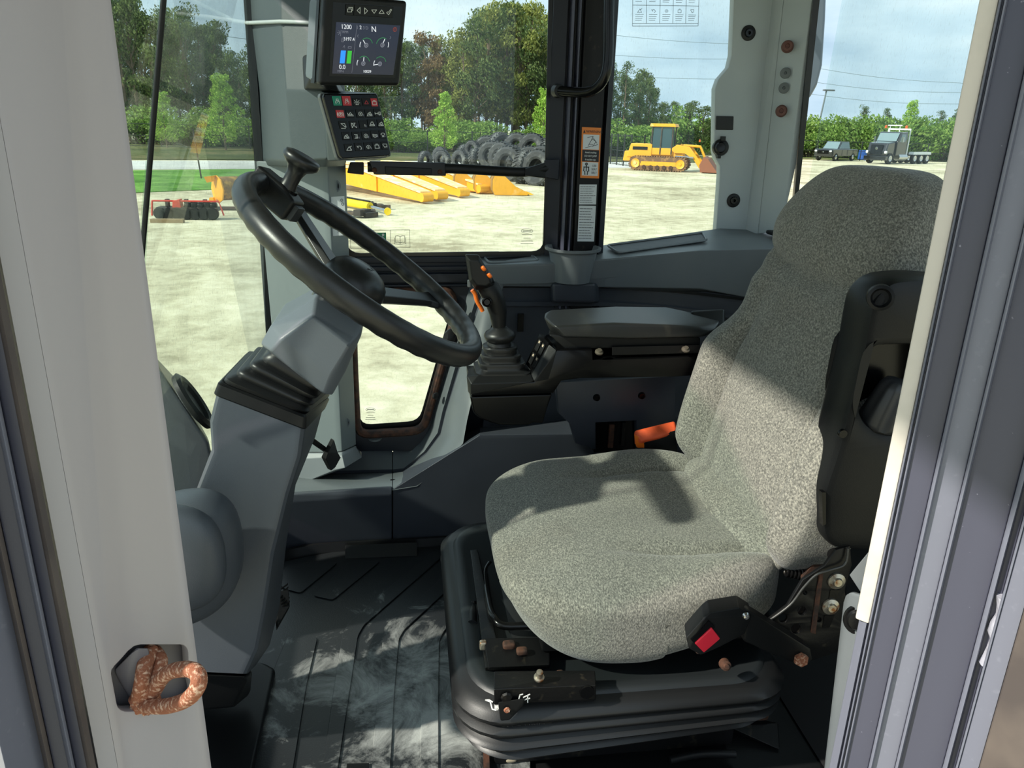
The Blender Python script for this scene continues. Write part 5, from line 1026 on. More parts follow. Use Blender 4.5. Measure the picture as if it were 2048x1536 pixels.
# black moulding hiding the floor behind the seat
rf = thing('rear_floor_cover', 'black dusty floor cover between the seat base and right jamb', 'floor cover', (.86, 1.2, 0))
obj('cover_sheet', hull([(.70, .78, 0), (1.10, .78, 0), (1.10, 1.7, 0), (.72, 1.7, 0), (.72, .78, .01), (1.08, .78, .16), (1.08, 1.7, .16), (.75, 1.7, .01)]), mat('dusty_black', (30, 29, 30), .6, var=(9, (66, 52, 44), .58, .72)), rf)
# ================================================================ THE YARD
def G_(px, py): return P(px, py, Z=GZ)
def gm(name, c1, c2, c3, s1, rough=.95):
    m = bpy.data.materials.new(name); m.use_nodes = True; t = m.node_tree; b = t.nodes['Principled BSDF']; b.inputs['Roughness'].default_value = rough; b.inputs['Specular IOR Level'].default_value = .1
    co = N(t, 'ShaderNodeTexCoord').outputs['Object']; a = N(t, 'ShaderNodeTexNoise'); a.inputs['Scale'].default_value = s1; a.inputs['Detail'].default_value = 10; a.inputs['Roughness'].default_value = .7
    c = N(t, 'ShaderNodeTexNoise'); c.inputs['Scale'].default_value = s1*.12; c.inputs['Detail'].default_value = 4
    t.links.new(co, a.inputs[0]); t.links.new(co, c.inputs[0])
    ad = N(t, 'ShaderNodeMath', operation='ADD'); t.links.new(a.outputs['Fac'], ad.inputs[0]); t.links.new(c.outputs['Fac'], ad.inputs[1])
    mu = N(t, 'ShaderNodeMath', operation='MULTIPLY'); mu.inputs[1].default_value = .5; t.links.new(ad.outputs[0], mu.inputs[0])
    r = N(t, 'ShaderNodeValToRGB'); r.color_ramp.elements[0].position = .36; r.color_ramp.elements[1].position = .62; r.color_ramp.elements[0].color = rgb(*c1); r.color_ramp.elements[1].color = rgb(*c3); e = r.color_ramp.elements.new(.49); e.color = rgb(*c2)
    t.links.new(mu.outputs[0], r.inputs[0]); t.links.new(r.outputs[0], b.inputs['Base Color'])
    u = N(t, 'ShaderNodeBump'); u.inputs['Strength'].default_value = .5; u.inputs['Distance'].default_value = .05; t.links.new(a.outputs['Fac'], u.inputs['Height']); t.links.new(u.outputs[0], b.inputs['Normal']); return m
grav = gm('pale_gravel', (150, 142, 116), (196, 189, 160), (226, 219, 192), 2.6)
struct(obj('ground', loft([[V((-300, -60, GZ)), V((500, -60, GZ)), V((500, 400, GZ)), V((-300, 400, GZ))], [V((-300, -60, GZ-.2)), V((500, -60, GZ-.2)), V((500, 400, GZ-.2)), V((-300, 400, GZ-.2))]]), grav, smooth=False), 'pale gravel yard around the machine')
grassm = gm('short_grass', (66, 108, 44), (92, 138, 58), (124, 168, 80), 6)
forest_floor = gm('forest_floor', (58, 66, 40), (84, 92, 56), (120, 110, 80), 1)
roadm = gm('pale_road', (176, 176, 172), (200, 200, 196), (216, 216, 210), .6)
def slab(name, pts, z, m, kind='structure', label=None):
    q = [V((p.x, p.y, GZ+z)) for p in pts]; o = obj(name, loft([[p-V((0, 0, .01+z)) for p in q], q]), m, smooth=False); tag(o, label, None, kind=kind); return o
slab('grass', [G_(120, 392), G_(520, 376), G_(600, 350), G_(620, 338), G_(120, 343)], .03, grassm, 'stuff', 'strip of short green grass beyond the gravel')['category'] = 'grass'
slab('road', [G_(-300, 341), G_(1300, 336), G_(1300, 322), G_(-300, 322)], .02, roadm)
dirs = (G_(900, 300)-G_(900, 330)).normalized()
slab('ground', [G_(-400, 316), G_(1500, 326), G_(1500, 326)+dirs*160, G_(-400, 316)+dirs*160], .06, forest_floor)
slab('ground', [G_(1500, 318), G_(2200, 326), G_(2200, 326)+dirs*160, G_(1500, 318)+dirs*160], .06, gm('verge', (96, 112, 60), (130, 140, 84), (160, 150, 110), .8))
# ---- trees
def leafm(name, a, b):
    m = bpy.data.materials.new(name); m.use_nodes = True; t = m.node_tree; bs = t.nodes['Principled BSDF']; bs.inputs['Roughness'].default_value = .7; bs.inputs['Specular IOR Level'].default_value = .2
    g = N(t, 'ShaderNodeNewGeometry'); r = N(t, 'ShaderNodeValToRGB'); r.color_ramp.elements[0].color = rgb(*a); r.color_ramp.elements[1].color = rgb(*b)
    t.links.new(g.outputs['Random Per Island'], r.inputs[0]); t.links.new(r.outputs[0], bs.inputs['Base Color'])
    tr = N(t, 'ShaderNodeBsdfTranslucent'); t.links.new(r.outputs[0], tr.inputs[0]); mx = N(t, 'ShaderNodeMixShader'); mx.inputs[0].default_value = .35
    t.links.new(bs.outputs[0], mx.inputs[1]); t.links.new(tr.outputs[0], mx.inputs[2]); t.links.new(mx.outputs[0], t.nodes['Material Output'].inputs[0]); return m
lf_pine = leafm('pine_leaves', (58, 80, 52), (122, 142, 92)); lf_dark = leafm('dark_leaves', (64, 84, 50), (124, 140, 82)); lf_br = leafm('bright_leaves', (112, 160, 50), (196, 222, 110))
lf_ol = leafm('olive_leaves', (104, 116, 56), (168, 170, 96)); lf_rust = leafm('rusty_leaves', (112, 92, 64), (160, 136, 98)); lf_mid = leafm('mid_green_leaves', (84, 122, 52), (150, 176, 92))
bark = mat('grey_bark', (116, 100, 84), .9, bump=(8, .8, .03))
def foliage(R, clusters, n, sz):
    vs, fs = [], []
    for _ in range(n):
        c, r = R.choice(clusters); 
        while True:
            d = V((R.uniform(-1, 1), R.uniform(-1, 1), R.uniform(-1, 1)))
            if .2 < d.length < 1: break
        p = c+V((d.x*r, d.y*r, d.z*r*.7)); a = V((R.gauss(0, 1), R.gauss(0, 1), R.gauss(0, 1))).normalized(); b = a.orthogonal().normalized(); c2 = a.cross(b); s = sz*R.uniform(.5, 1.2)
        i = len(vs); vs += [p-b*s, p-c2*s*.5, p+b*s, p+c2*s*.5]; fs.append((i, i+1, i+2, i+3))
    me = bpy.data.meshes.new('crown'); me.from_pydata([tuple(v) for v in vs], [], fs); return me
def tree_meshes(kind, seed):
    R = random.Random(seed); cl = []; bm = NB()
    if kind == 'pine':
        h = 15; tube([V((0, 0, -.3)), V((.1, .05, h*.5)), V((0, .1, h*.97))], [.2, .15, .03], bm, 8)
        for i in range(34):
            z = h*(.30+.68*i/34); w_ = (1-(z/h-.3)/.75)*2.6+.3; a = R.uniform(0, 6.28); e = V((cos(a)*w_*R.uniform(.3, 1), sin(a)*w_*R.uniform(.3, 1), z+R.uniform(-.2, .5)))
            tube([V((0, .05, z-.5)), e], [.05, .02], bm, 5); cl.append((e, R.uniform(.6, 1.15)))
        me = foliage(R, cl, 3400, .17); m = lf_pine
    elif kind in ('leafy', 'rusty', 'olive'):
        h = 12; tube([V((0, 0, -.3)), V((.2, .1, h*.4)), V((-.1, 0, h*.85))], [.22, .15, .04], bm, 8)
        for i in range(30):
            z = h*R.uniform(.22, .98); w_ = 2.6*math.sqrt(max(.05, 1-((z/h-.55)/.5)**2)); a = R.uniform(0, 6.28); e = V((cos(a)*w_*R.uniform(.2, 1), sin(a)*w_*R.uniform(.2, 1), z))
            tube([V((0, 0, z*.75)), e], [.05, .015], bm, 5); cl.append((e, R.uniform(.7, 1.3)))
        me = foliage(R, cl, 3600, .19); m = {'leafy': lf_dark, 'rusty': lf_rust, 'olive': lf_ol}[kind]
    elif kind == 'bright':
        h = 8; tube([V((0, 0, -.3)), V((0, 0, h*.95))], [.12, .02], bm, 8)
        for i in range(40):
            z = h*(.16+.80*(i/40)); w_ = (1-(z/h-.16)/.9)**.8*R.uniform(1.5, 2.8)+.1; a = i*2.4; e = V((cos(a)*w_*R.uniform(.35, 1), sin(a)*w_*R.uniform(.35, 1), z))
            tube([V((0, 0, z-.3)), e], [.03, .01], bm, 5); cl.append((e, .35+.45*w_/2.4))
        me = foliage(R, cl, 5200, .13); m = lf_br
    else:
        h = 3.4
        for i in range(16):
            a = R.uniform(0, 6.28); w_ = R.uniform(0, 1.9); e = V((cos(a)*w_, sin(a)*w_, R.uniform(.5, h-.7-.4*w_))); tube([V((cos(a)*.2, sin(a)*.2, -.2)), e], [.03, .01], bm, 5); cl.append((e, R.uniform(.6, 1.0)))
        me = foliage(R, cl, 2600, .14); m = lf_mid
    me.materials.append(m); bmesh.ops.recalc_face_normals(bm, faces=bm.faces); tm = bpy.data.meshes.new('trunk'); bm.to_mesh(tm); bm.free(); tm.materials.append(bark); return me, tm, h
TM = {(k, s): tree_meshes(k, s*13+hash_) for s in range(3) for k, hash_ in (('pine', 1), ('leafy', 2), ('rusty', 3), ('bright', 4), ('bush', 5), ('olive', 6))}
SEEN = lambda px: 'seen through the windshield' if px < 560 else 'seen through the side window' if px < 1150 else 'seen through the rear quarter window' if px < 1500 else 'seen through the rear window'
def plant(kind, loc, h, label, group, R, wide=1.0, name=None):
    cm, tm, h0 = TM[(kind, R.randrange(3))]; k = h/h0
    t = thing(name or {'pine': 'pine_tree', 'bush': 'shrub'}.get(kind, 'tree'), label, 'shrub' if kind == 'bush' else 'tree', tuple(loc), group); t.rotation_euler = (0, 0, R.uniform(0, 6.28)); t.scale = (k*wide, k*wide, k)
    for nm_, me in (('crown', cm), ('trunk', tm)):
        o = bpy.data.objects.new(nm_, me); S.collection.objects.link(o); o.parent = t
    return t
R = random.Random(11)
def base_at(px, dist):
    d = P(px, 300, Y=1)-CAM; d.z = 0; d.normalize(); d = d/ max(.2, d.dot(V((fw.x, fw.y, 0)).normalized())); q = CAM+d*dist; return V((q.x, q.y, GZ))
def top_z(px, py, loc):
    d = P(px, py, Y=1)-CAM; k = (V((loc.x, loc.y))-V((0, 0))).length/V((d.x, d.y)).length; return CAM.z+d.z*k
LAB = {'pine': ('tall grey-green pine in the roadside wood', 'pines of the roadside wood'), 'leafy': ('dark leafy tree in the roadside wood', 'leafy trees of the roadside wood'), 'rusty': ('brown-leaved tree in the roadside wood', 'brown-leaved trees of the roadside wood'), 'olive': ('olive yellow-green tree in the roadside wood', 'olive trees of the roadside wood')}
# skyline of the wood: (px, top py)
sky_ = [(0, 20), (200, -60), (330, 20), (400, 10), (450, 50), (500, 110), (560, 60), (760, 60), (815, 70), (850, 68), (900, 62), (930, 60), (960, 10), (1000, -30), (1050, 5), (1100, 40), (1180, 90), (1225, 118), (1270, 125), (1300, 150), (1325, 205), (1420, 222)]
def skyl(px):
    for (a, b), (c, d) in zip(sky_, sky_[1:]):
        if a <= px <= c: return b+(d-b)*(px-a)/(c-a)
    return 210
for row, (dist, st, jit) in enumerate(((84, 26, 6), (91, 30, 30), (99, 30, 50))):
    px = 55+row*9
    while px < 1330:
        if not 700 < px < 690:
            x = px+R.uniform(-8, 8); loc = base_at(x, dist+R.uniform(-2, 2)); ty = skyl(x)+R.uniform(0, 1)*(jit+30*(row == 0)); hgt = max(3, top_z(x, ty, loc)-GZ)
            k = R.choice(['pine', 'pine', 'leafy']) if not 860 < px < 1100 else R.choice(['pine', 'olive', 'pine', 'leafy', 'olive'])
            if 500 < px < 700: px += 40
            if 840 < px < 930 and row == 0 and R.random() < .5: k = 'rusty'
            plant(k, loc, hgt, LAB[k][0]+', '+['front', 'middle', 'back'][row]+' row, '+SEEN(px), LAB[k][1]+', '+SEEN(px), R, .85 if k == 'pine' else .8)
        px += st
for px, d, ty, lab, wd in ((452, 68, 142, 'bright green conical tree seen through the windshield', 1.0), (335, 70, 180, 'mid green tree left of the bright conical tree', 1.1), (889, 70, 180, 'bright green young tree seen through the side window', .95), (1810, 96, 196, 'small pointed green tree above the semi truck', .8), (1085, 74, 172, 'bright green tree beside the centre pillar edge', .8)):
    loc = base_at(px, d); plant('bright', loc, top_z(px, ty, loc)-GZ, lab, None, R, wd)
for px in range(74, 1330, 34):
    loc = base_at(px+R.uniform(-10, 10), 78+R.uniform(-2, 3)); plant('bush', loc, R.uniform(2.4, 4.2), 'green shrub along the roadside fence, '+SEEN(px), 'shrubs along the roadside fence, '+SEEN(px), R, 1.3)
for px in (800, 825, 850): 
    loc = base_at(px, 74); plant('bush', loc, 2.4, 'pale yellowish shrub by the fence right of the keypad', 'pale shrubs by the fence', R, 1.3)
for row, dd in enumerate((92, 99)):
    px = 1320
    while px < 1960:
        loc = base_at(px, dd); x = px; ty = (222 if px > 1500 else 205)+R.uniform(-4, 12)+(px-1600)*.008; k = 'bush' if px > 1500 else R.choice(['bush', 'leafy'])
        plant(k, loc, max(2.5, top_z(x, ty, loc)-GZ), 'light green hedge tree in the %s row, %s' % (('front', 'back')[row], SEEN(px)), 'bushy hedge trees, '+SEEN(px), R, 1.0, name='tree'); px += 27
for px, ty in ((1716, 212), (1763, 217), (1870, 222), (1900, 218)):
    loc = base_at(px, 125); plant('pine', loc, top_z(px, ty, loc)-GZ, 'distant small dark pine above the hedge line', 'distant pines above the hedge', R, 1.2)
# ---- fences
def bars(bm, a, b, r): tube([a, b], r, bm, 5)
fmk = mat('fence_black', (34, 38, 38), .6)
def fence(label, a, b, n, h):
    t = thing('chain_link_fence', label, 'fence', tuple(a)); bm = NB(); d = (b-a)
    for z in (.1, h*.5, h): bars(bm, a+V((0, 0, z)), b+V((0, 0, z)), .025)
    obj('fence_rail', bm, fmk, t)
    for i in range(n+1):
        p = a+d*(i/n); obj('fence_post', tube([p+V((0, 0, -.05)), p+V((0, 0, h+.1))], .05, seg=6), fmk, t)
    bm = NB(); k = int(d.length/.45)
    for i in range(k):
        p = a+d*(i/k); q = a+d*((i+1.5)/k)
        for s_, e_ in ((p, q+V((0, 0, h))), (q, p+V((0, 0, h)))):
            w_ = V((.010, 0, 0)); vs_ = [bm.verts.new(c) for c in (s_, s_+w_, e_+w_, e_)]; bm.faces.new(vs_)
    me = bpy.data.meshes.new('wire_mesh')
    obj('wire_mesh', bm, fmk, t, smooth=False)
A, B = base_at(60, 72), base_at(1300, 72)
fence('black chain link fence in front of the roadside wood', A, B, 14, 2.0)
fence('black chain link fence beside the crawler loader', base_at(1222, 62), base_at(1262, 58), 3, 2.2)
fence('low fence behind the pickup and the semi truck', base_at(1590, 86), base_at(1900, 86), 7, 1.9)
tag(obj('fence_post', tube([base_at(397, 36)+V((0, 0, -.02)), base_at(390, 36)+V((0, 0, 2.2))], .035, seg=8), fmk), 'single thin dark post on the grass before the road', 'post')
# ---- light pole and wires
lp2 = base_at(1625, 100); tpole = thing('light_pole', 'tall thin grey light pole left of the black pickup', 'light pole', tuple(lp2))
zt2 = top_z(1640, 180, lp2); obj('pole', tube([lp2, V((lp2.x+.7, lp2.y, zt2))], [.14, .09], seg=8), mat('pole_grey', (112, 122, 126), .5), tpole)
obj('lamp_head', box((lp2.x+1.0, lp2.y, zt2), (.7, .2, .08)), pgrey, tpole)
wires = mat('wire_grey', (120, 135, 145), .6)
for i, (ya_, yb_) in enumerate(((70, 88), (110, 118), (150, 158), (130, 166), (160, 185), (185, 208))):
    xa, xb = (1225, 1470) if i < 3 else (1600, 1920); pts_ = []
    for s_ in range(9):
        t_ = s_/8; x = xa+(xb-xa)*t_; y = ya_+(yb_-ya_)*t_+7*sin(pi*t_)*(1 if i > 2 else .4)
        dd = P(x, y, Y=1)-CAM; k = 130/V((dd.x, dd.y)).length; pts_.append(CAM+dd*k)
    a_, b_ = pts_[0], pts_[-1]; pts_ = [a_-(b_-a_)*.5]+pts_+[b_+(b_-a_)*.6]
    tag(obj('power_line', tube(pts_, .035, seg=5), wires), 'thin overhead power line, %s in the %s' % (('highest', 'middle', 'lowest')[i % 3], 'rear quarter window' if i < 3 else 'rear window behind the seat'), 'power line')
tag(obj('power_line', tube([P(300, 52, Y=110), P(520, 82, Y=118)], .035, seg=5), wires), 'thin overhead power line across the windshield', 'power line')
# ---- tyres
tyr = mat('old_tyre_rubber', (58, 60, 62), .8, bump=(6, .8, .05), var=(2, (120, 122, 120), .45, .75))
def tyre_mesh(ro=.85, wd=.30, treads=26):
    bm = NB(); prof = [(ro*.50, -wd*.75), (ro*.62, -wd), (ro*.86, -wd*1.02), (ro*.96, -wd*.8), (ro, -wd*.4), (ro, wd*.4), (ro*.96, wd*.8), (ro*.86, wd*1.02), (ro*.62, wd), (ro*.50, wd*.75), (ro*.55, wd*.55), (ro*.80, wd*.7), (ro*.80, -wd*.7), (ro*.55, -wd*.55)]
    sg = 40; Rg = [[bm.verts.new((r*cos(2*pi*k/sg), h, r*sin(2*pi*k/sg))) for r, h in prof] for k in range(sg)]
    for k in range(sg):
        a, b = Rg[k], Rg[(k+1) % sg]
        for i in range(len(prof)):
            j = (i+1) % len(prof); bm.faces.new((a[i], a[j], b[j], b[i]))
    for k in range(treads):
        for sd in (-1, 1):
            a = 2*pi*(k+.25*sd)/treads; M = Matrix.Rotation(-a, 4, 'Y') @ Matrix.Translation((ro+.012, sd*wd*.42, 0)) @ Matrix.Rotation(.5*sd, 4, 'X'); r = bmesh.ops.create_cube(bm, size=1); bmesh.ops.transform(bm, matrix=M @ Matrix.Diagonal((.06, wd*.8, .07, 1)), verts=r['verts'])
    bmesh.ops.recalc_face_normals(bm, faces=bm.faces); me = bpy.data.meshes.new('tyre'); bm.to_mesh(me); bm.free(); me.shade_smooth(); me.set_sharp_from_angle(angle=.6); me.materials.append(tyr); return me
tme = tyre_mesh()
tl_ = [(850, 50, 0), (885, 50, 0), (920, 49, 0), (955, 48, .1), (985, 47, .2), (880, 53, .15), (930, 52, .3), (975, 50, .5), (1005, 45, .1), (1030, 44, .1), (1060, 43, .0), (1085, 42, 0), (1000, 48, .9), (1035, 47, .8), (1065, 46, .7), (1100, 45, .7), (945, 50, .9), (1020, 40, 0), (1050, 38.5, 0), (1078, 37.5, 0), (1110, 38, 0)]
def tyl(i):
    px, d, up_ = tl_[i]; row_ = 'raised' if up_ >= .5 else 'rear ground' if d > 46 else 'middle' if d > 41 else 'front'
    same = sorted([j for j in range(len(tl_)) if (('raised' if tl_[j][2] >= .5 else 'rear ground' if tl_[j][1] > 46 else 'middle' if tl_[j][1] > 41 else 'front') == row_)], key=lambda j: tl_[j][0]); k = same.index(i)
    return 'worn black tyre, %s from the left in the %s row of the pile' % (['first', 'second', 'third', 'fourth', 'fifth', 'sixth', 'seventh', 'eighth', 'ninth'][k], row_)
TYL = [tyl(i) for i in range(len(tl_))]
for i, (px, d, up_) in enumerate(tl_):
    o = bpy.data.objects.new('tractor_tyre', tme); S.collection.objects.link(o); b_ = base_at(px, d); k = .62+.05*(i % 4) if px < 960 else .95+.05*(i % 3)
    o.location = b_+V((0, 0, .78*k+up_*.8)); o.rotation_euler = (R.uniform(-.35, .1), 0, R.uniform(-.9, -.3)+1.2*(i % 3 == 0)); o.scale = (k, k, k)
    tag(o, TYL[i], 'tyre', 'worn tyres in the pile')
# ---- yellow booms, buckets, cylinder
yel = mat('machine_yellow', (240, 172, 40), .45, var=(1.2, (250, 226, 180), .62, .8)); yel2 = mat('faded_yellow', (250, 214, 140), .5, var=(3, (255, 244, 220), .45, .7)); yel3 = mat('bright_yellow', (240, 206, 30), .4)
for i, (p0, p1, q0, q1, lab) in enumerate((((690, 350), (850, 392), 34, 27.5, 'nearest long yellow boom arm lying on the gravel'), ((735, 350), (880, 388), 36, 28.5, 'second yellow boom arm with a bleached top edge'), ((790, 352), (925, 386), 37, 30, 'third yellow boom arm behind the bleached one'), ((840, 355), (965, 384), 38, 32, 'farthest yellow boom arm before the buckets'))):
    a_, b_ = base_at(p0[0]-70, q0), base_at(p1[0], q1); d_ = (b_-a_).normalized(); s_ = V((-d_.y, d_.x, 0)); t = thing('boom_arm', lab, 'boom', tuple(b_))
    def cs(c, w_, h0, h1): return [c-s_*w_+V((0, 0, h0)), c+s_*w_+V((0, 0, h0)), c+s_*w_+V((0, 0, h1)), c-s_*w_+V((0, 0, h1))]
    m_ = a_.lerp(b_, .5)
    obj('boom_beam', loft([cs(a_, .2, .5, .9), cs(m_, .24, .25, .95), cs(b_, .16, .06, .36)]), yel, t, bevel=.02)
    obj('boom_top_plate', loft([cs(a_, .26, .9, .96), cs(m_, .30, .95, 1.01), cs(b_, .22, .36, .42)]), yel2, t)
    obj('boom_pin_boss', lathe(b_+d_*.05+V((0, 0, .22))-s_*.22, s_, [(0, 0), (.16, 0), (.16, .44), (0, .44)], seg=16), yel, t)
    obj('boom_rib', loft([cs(m_.lerp(b_, .3)+V((0, 0, 0)), .27, .2, .9), cs(m_.lerp(b_, .34), .27, .2, .88)]), yel, t)
for i, (px, d, lab) in enumerate(((945, 33, 'yellow bucket nearest the boom arms'), (985, 32.5, 'middle yellow bucket of the row'), (1022, 32, 'last yellow bucket beside the big tyres'))):
    b_ = base_at(px, d); t = thing('loader_bucket', lab, 'bucket', tuple(b_)); 
    prof = [(-.75, .02), (.72, .02), (.80, .10), (.2, .35), (-.3, .75), (-.45, 1.05), (-.62, 1.05), (-.85, .6), (-.85, .2)]
    for sd in (-1, 1): obj('bucket_cheek', prism([b_+V((x*.9, sd*.42, z)) for x, z in prof], (0, .03*sd, 0)), yel, t)
    obj('bucket_shell', loft([[b_+V((x*.9, yy, z)) for x, z in ((.80, .02), (-.75, .02), (-.88, .2), (-.88, .62), (-.62, 1.08), (-.58, 1.05), (-.82, .6), (-.82, .22), (-.70, .06), (.80, .06))] for yy in (-.42, .42)]), mat('worn_bucket_inside', (150, 118, 66), .6) if 'worn_bucket_inside' not in MATS else MATS['worn_bucket_inside'], t)
    for k in range(3): obj('bucket_tooth', prism([b_+V((.72, -.36+.34*k, .02)), b_+V((.95, -.33+.34*k, .04)), b_+V((.72, -.28+.34*k, .12))], (0, .04, 0)), yel, t)
hcyl = thing('hydraulic_cylinder', 'yellow hydraulic cylinder with chrome rod lying on the gravel', 'cylinder', tuple(base_at(735, 24)))
a_, b_, c_ = base_at(640, 26.5)+V((0, 0, .2)), base_at(736, 24.5)+V((0, 0, .16)), base_at(772, 23.6)+V((0, 0, .12))
obj('cylinder_barrel', tube([a_, b_], .13, seg=16), yel3, hcyl); obj('cylinder_rod', tube([b_, c_], .05, seg=12), chrome, hcyl); obj('rod_eye', lathe(c_-V((0, .07, 0)), (0, 1, 0), [(0, 0), (.11, 0), (.11, .14), (0, .14)], seg=14), yel3, hcyl); obj('barrel_hose', tube([a_+V((0, 0, .16)), b_+V((0, 0, .15))], .03, seg=6), blk, hcyl)
sp = mat('scrap_dark', (60, 56, 52), .8, var=(5, (110, 92, 74), .5, .7))
for i, (px, d, sx, lab) in enumerate(((712, 23, .5, 'low heap of dark scrap parts under the hydraulic cylinder'), (752, 25.5, .35, 'dark scrap block behind the hydraulic cylinder'))):
    b_ = base_at(px, d); bm = NB(); rr = random.Random(i)
    for k in range(7): box(b_+V((rr.uniform(-sx, sx), rr.uniform(-.3, .3), rr.uniform(.05, .16))), (rr.uniform(.06, .25), rr.uniform(.05, .15), rr.uniform(.03, .1)), bm, Matrix.Rotation(rr.uniform(0, 3), 3, 'Z'))
    tag(obj('scrap_heap', bm, sp, bevel=.01), lab, 'scrap')
# yellow drum attachment
dr = thing('drum_attachment', 'yellow and rusty drum attachment standing on the grass edge', 'attachment', tuple(base_at(440, 24)))
b_ = base_at(438, 24)
obj('drum', lathe(b_+V((-.15, .1, .62)), (.8, .6, 0), [(0, 0), (.34, 0), (.36, .05), (.36, .62), (.33, .68), (0, .68)], seg=28), mat('rusty_drum', (128, 92, 52), .8, bump=(20, .8, .02), var=(7, (190, 144, 62), .45, .7)), dr)
obj('side_plate', lathe(b_+V((-.20, .05, .60)), (.8, .6, 0), [(0, 0), (.30, 0), (.42, .02), (.42, .06), (0, .06)], seg=8), yel, dr, smooth=False)
for dx_ in (-.35, .5): obj('skid_foot', hull([b_+V((dx_+x, y, z)) for x, y, z in ((-.12, -.2, 0), (.14, -.2, 0), (.14, .2, 0), (-.12, .2, 0), (-.05, -.1, .36), (.06, -.1, .36), (.06, .1, .36), (-.05, .1, .36))]), yel, dr)
obj('top_arm', hull([b_+V((x, y, z)) for x, y, z in ((-.5, -.1, .98), (-.2, -.1, 1.02), (-.2, .1, 1.02), (-.5, .1, .95), (-.45, 0, .80), (-.2, 0, .86))]), yel, dr); obj('base_pipe', tube([b_+V((-.6, -.25, .06)), b_+V((.75, -.2, .06))], .06), rustd, dr)
# red and black implement
ri = thing('red_implement', 'low red and black towed implement on the gravel', 'implement', tuple(base_at(370, 21.5)))
b_ = base_at(365, 21.5); red = mat('implement_red', (214, 60, 46), .5)
obj('implement_frame', box(b_+V((0, 0, .28)), (.82, .22, .05)), sp, ri, bevel=.02)
obj('red_hopper', hull([b_+V((x, y, z)) for x, y, z in ((-.42, -.2, .12), (-.12, -.2, .12), (-.18, -.2, .55), (-.36, -.2, .5), (-.42, .1, .12), (-.12, .1, .12), (-.18, .1, .55), (-.36, .1, .5))]), red, ri, bevel=.02)
for k in range(7): obj('implement_roller', lathe(b_+V((-.72+.23*k, -.28, .17)), (0, 1, 0), [(0, 0), (.15, 0), (.17, .04), (.17, .16), (0, .18)], seg=14), blk, ri)
for k in range(3): obj('implement_bracket', box(b_+V((-.55+.5*k, 0, .42)), (.05, .06, .12)), sp, ri, bevel=.01)
for k in range(5): obj('engine_lump', blob(lambda x, y, z, k=k: b_+V((.0+.17*k+x*.10, -.05+y*.12, .36+.03*(k % 2)+z*.11)), 6, 3), blk, ri)
obj('red_frame', tube([b_+V((-.9, -.15, .50)), b_+V((.85, -.15, .50)), b_+V((.95, -.15, .12))], .025), red, ri); obj('red_frame', tube([b_+V((-.9, -.15, .50)), b_+V((-.95, -.15, .1))], .025), red, ri)
obj('red_arm', tube([b_+V((-.1, -.2, .18)), b_+V((.35, -.25, .2))], .03), red, ri)
pl_ = base_at(318, 20.6); tag(obj('timber_block', box(pl_+V((0, 0, .05)), (.42, .09, .05)), mat('old_timber', (150, 128, 96), .9), bevel=.01), 'weathered timber block in front of the red implement', 'timber')
# ---- crawler loader
def rel(o, dirx, k):
    dirx = V(dirx).normalized(); dy = V((-dirx.y, dirx.x, 0))
    return lambda x, y, z: o+(dirx*x+dy*y+V((0, 0, z)))*k
lo = base_at(1334, 54); cl = thing('crawler_loader', 'yellow crawler loader with enclosed cab parked on the gravel', 'crawler loader', tuple(lo))
f = rel(lo, V((RT.x, RT.y, 0))*.93+V((fw.x, fw.y, 0))*-.35, 1.0)
dkg = mat('loader_glass', (62, 84, 90), .15); trk = mat('track_steel', (116, 84, 58), .7, bump=(10, .5, .03), var=(4, (170, 128, 78), .5, .7))
def H8(x0, x1, y0, y1, z0, z1, t=0, tt=0): return [f(x, y, z) for x, y, z in ((x0, y0, z0), (x1, y0, z0), (x1, y1, z0), (x0, y1, z0), (x0+t, y0, z1), (x1-tt, y0, z1), (x1-tt, y1, z1), (x0+t, y1, z1))]
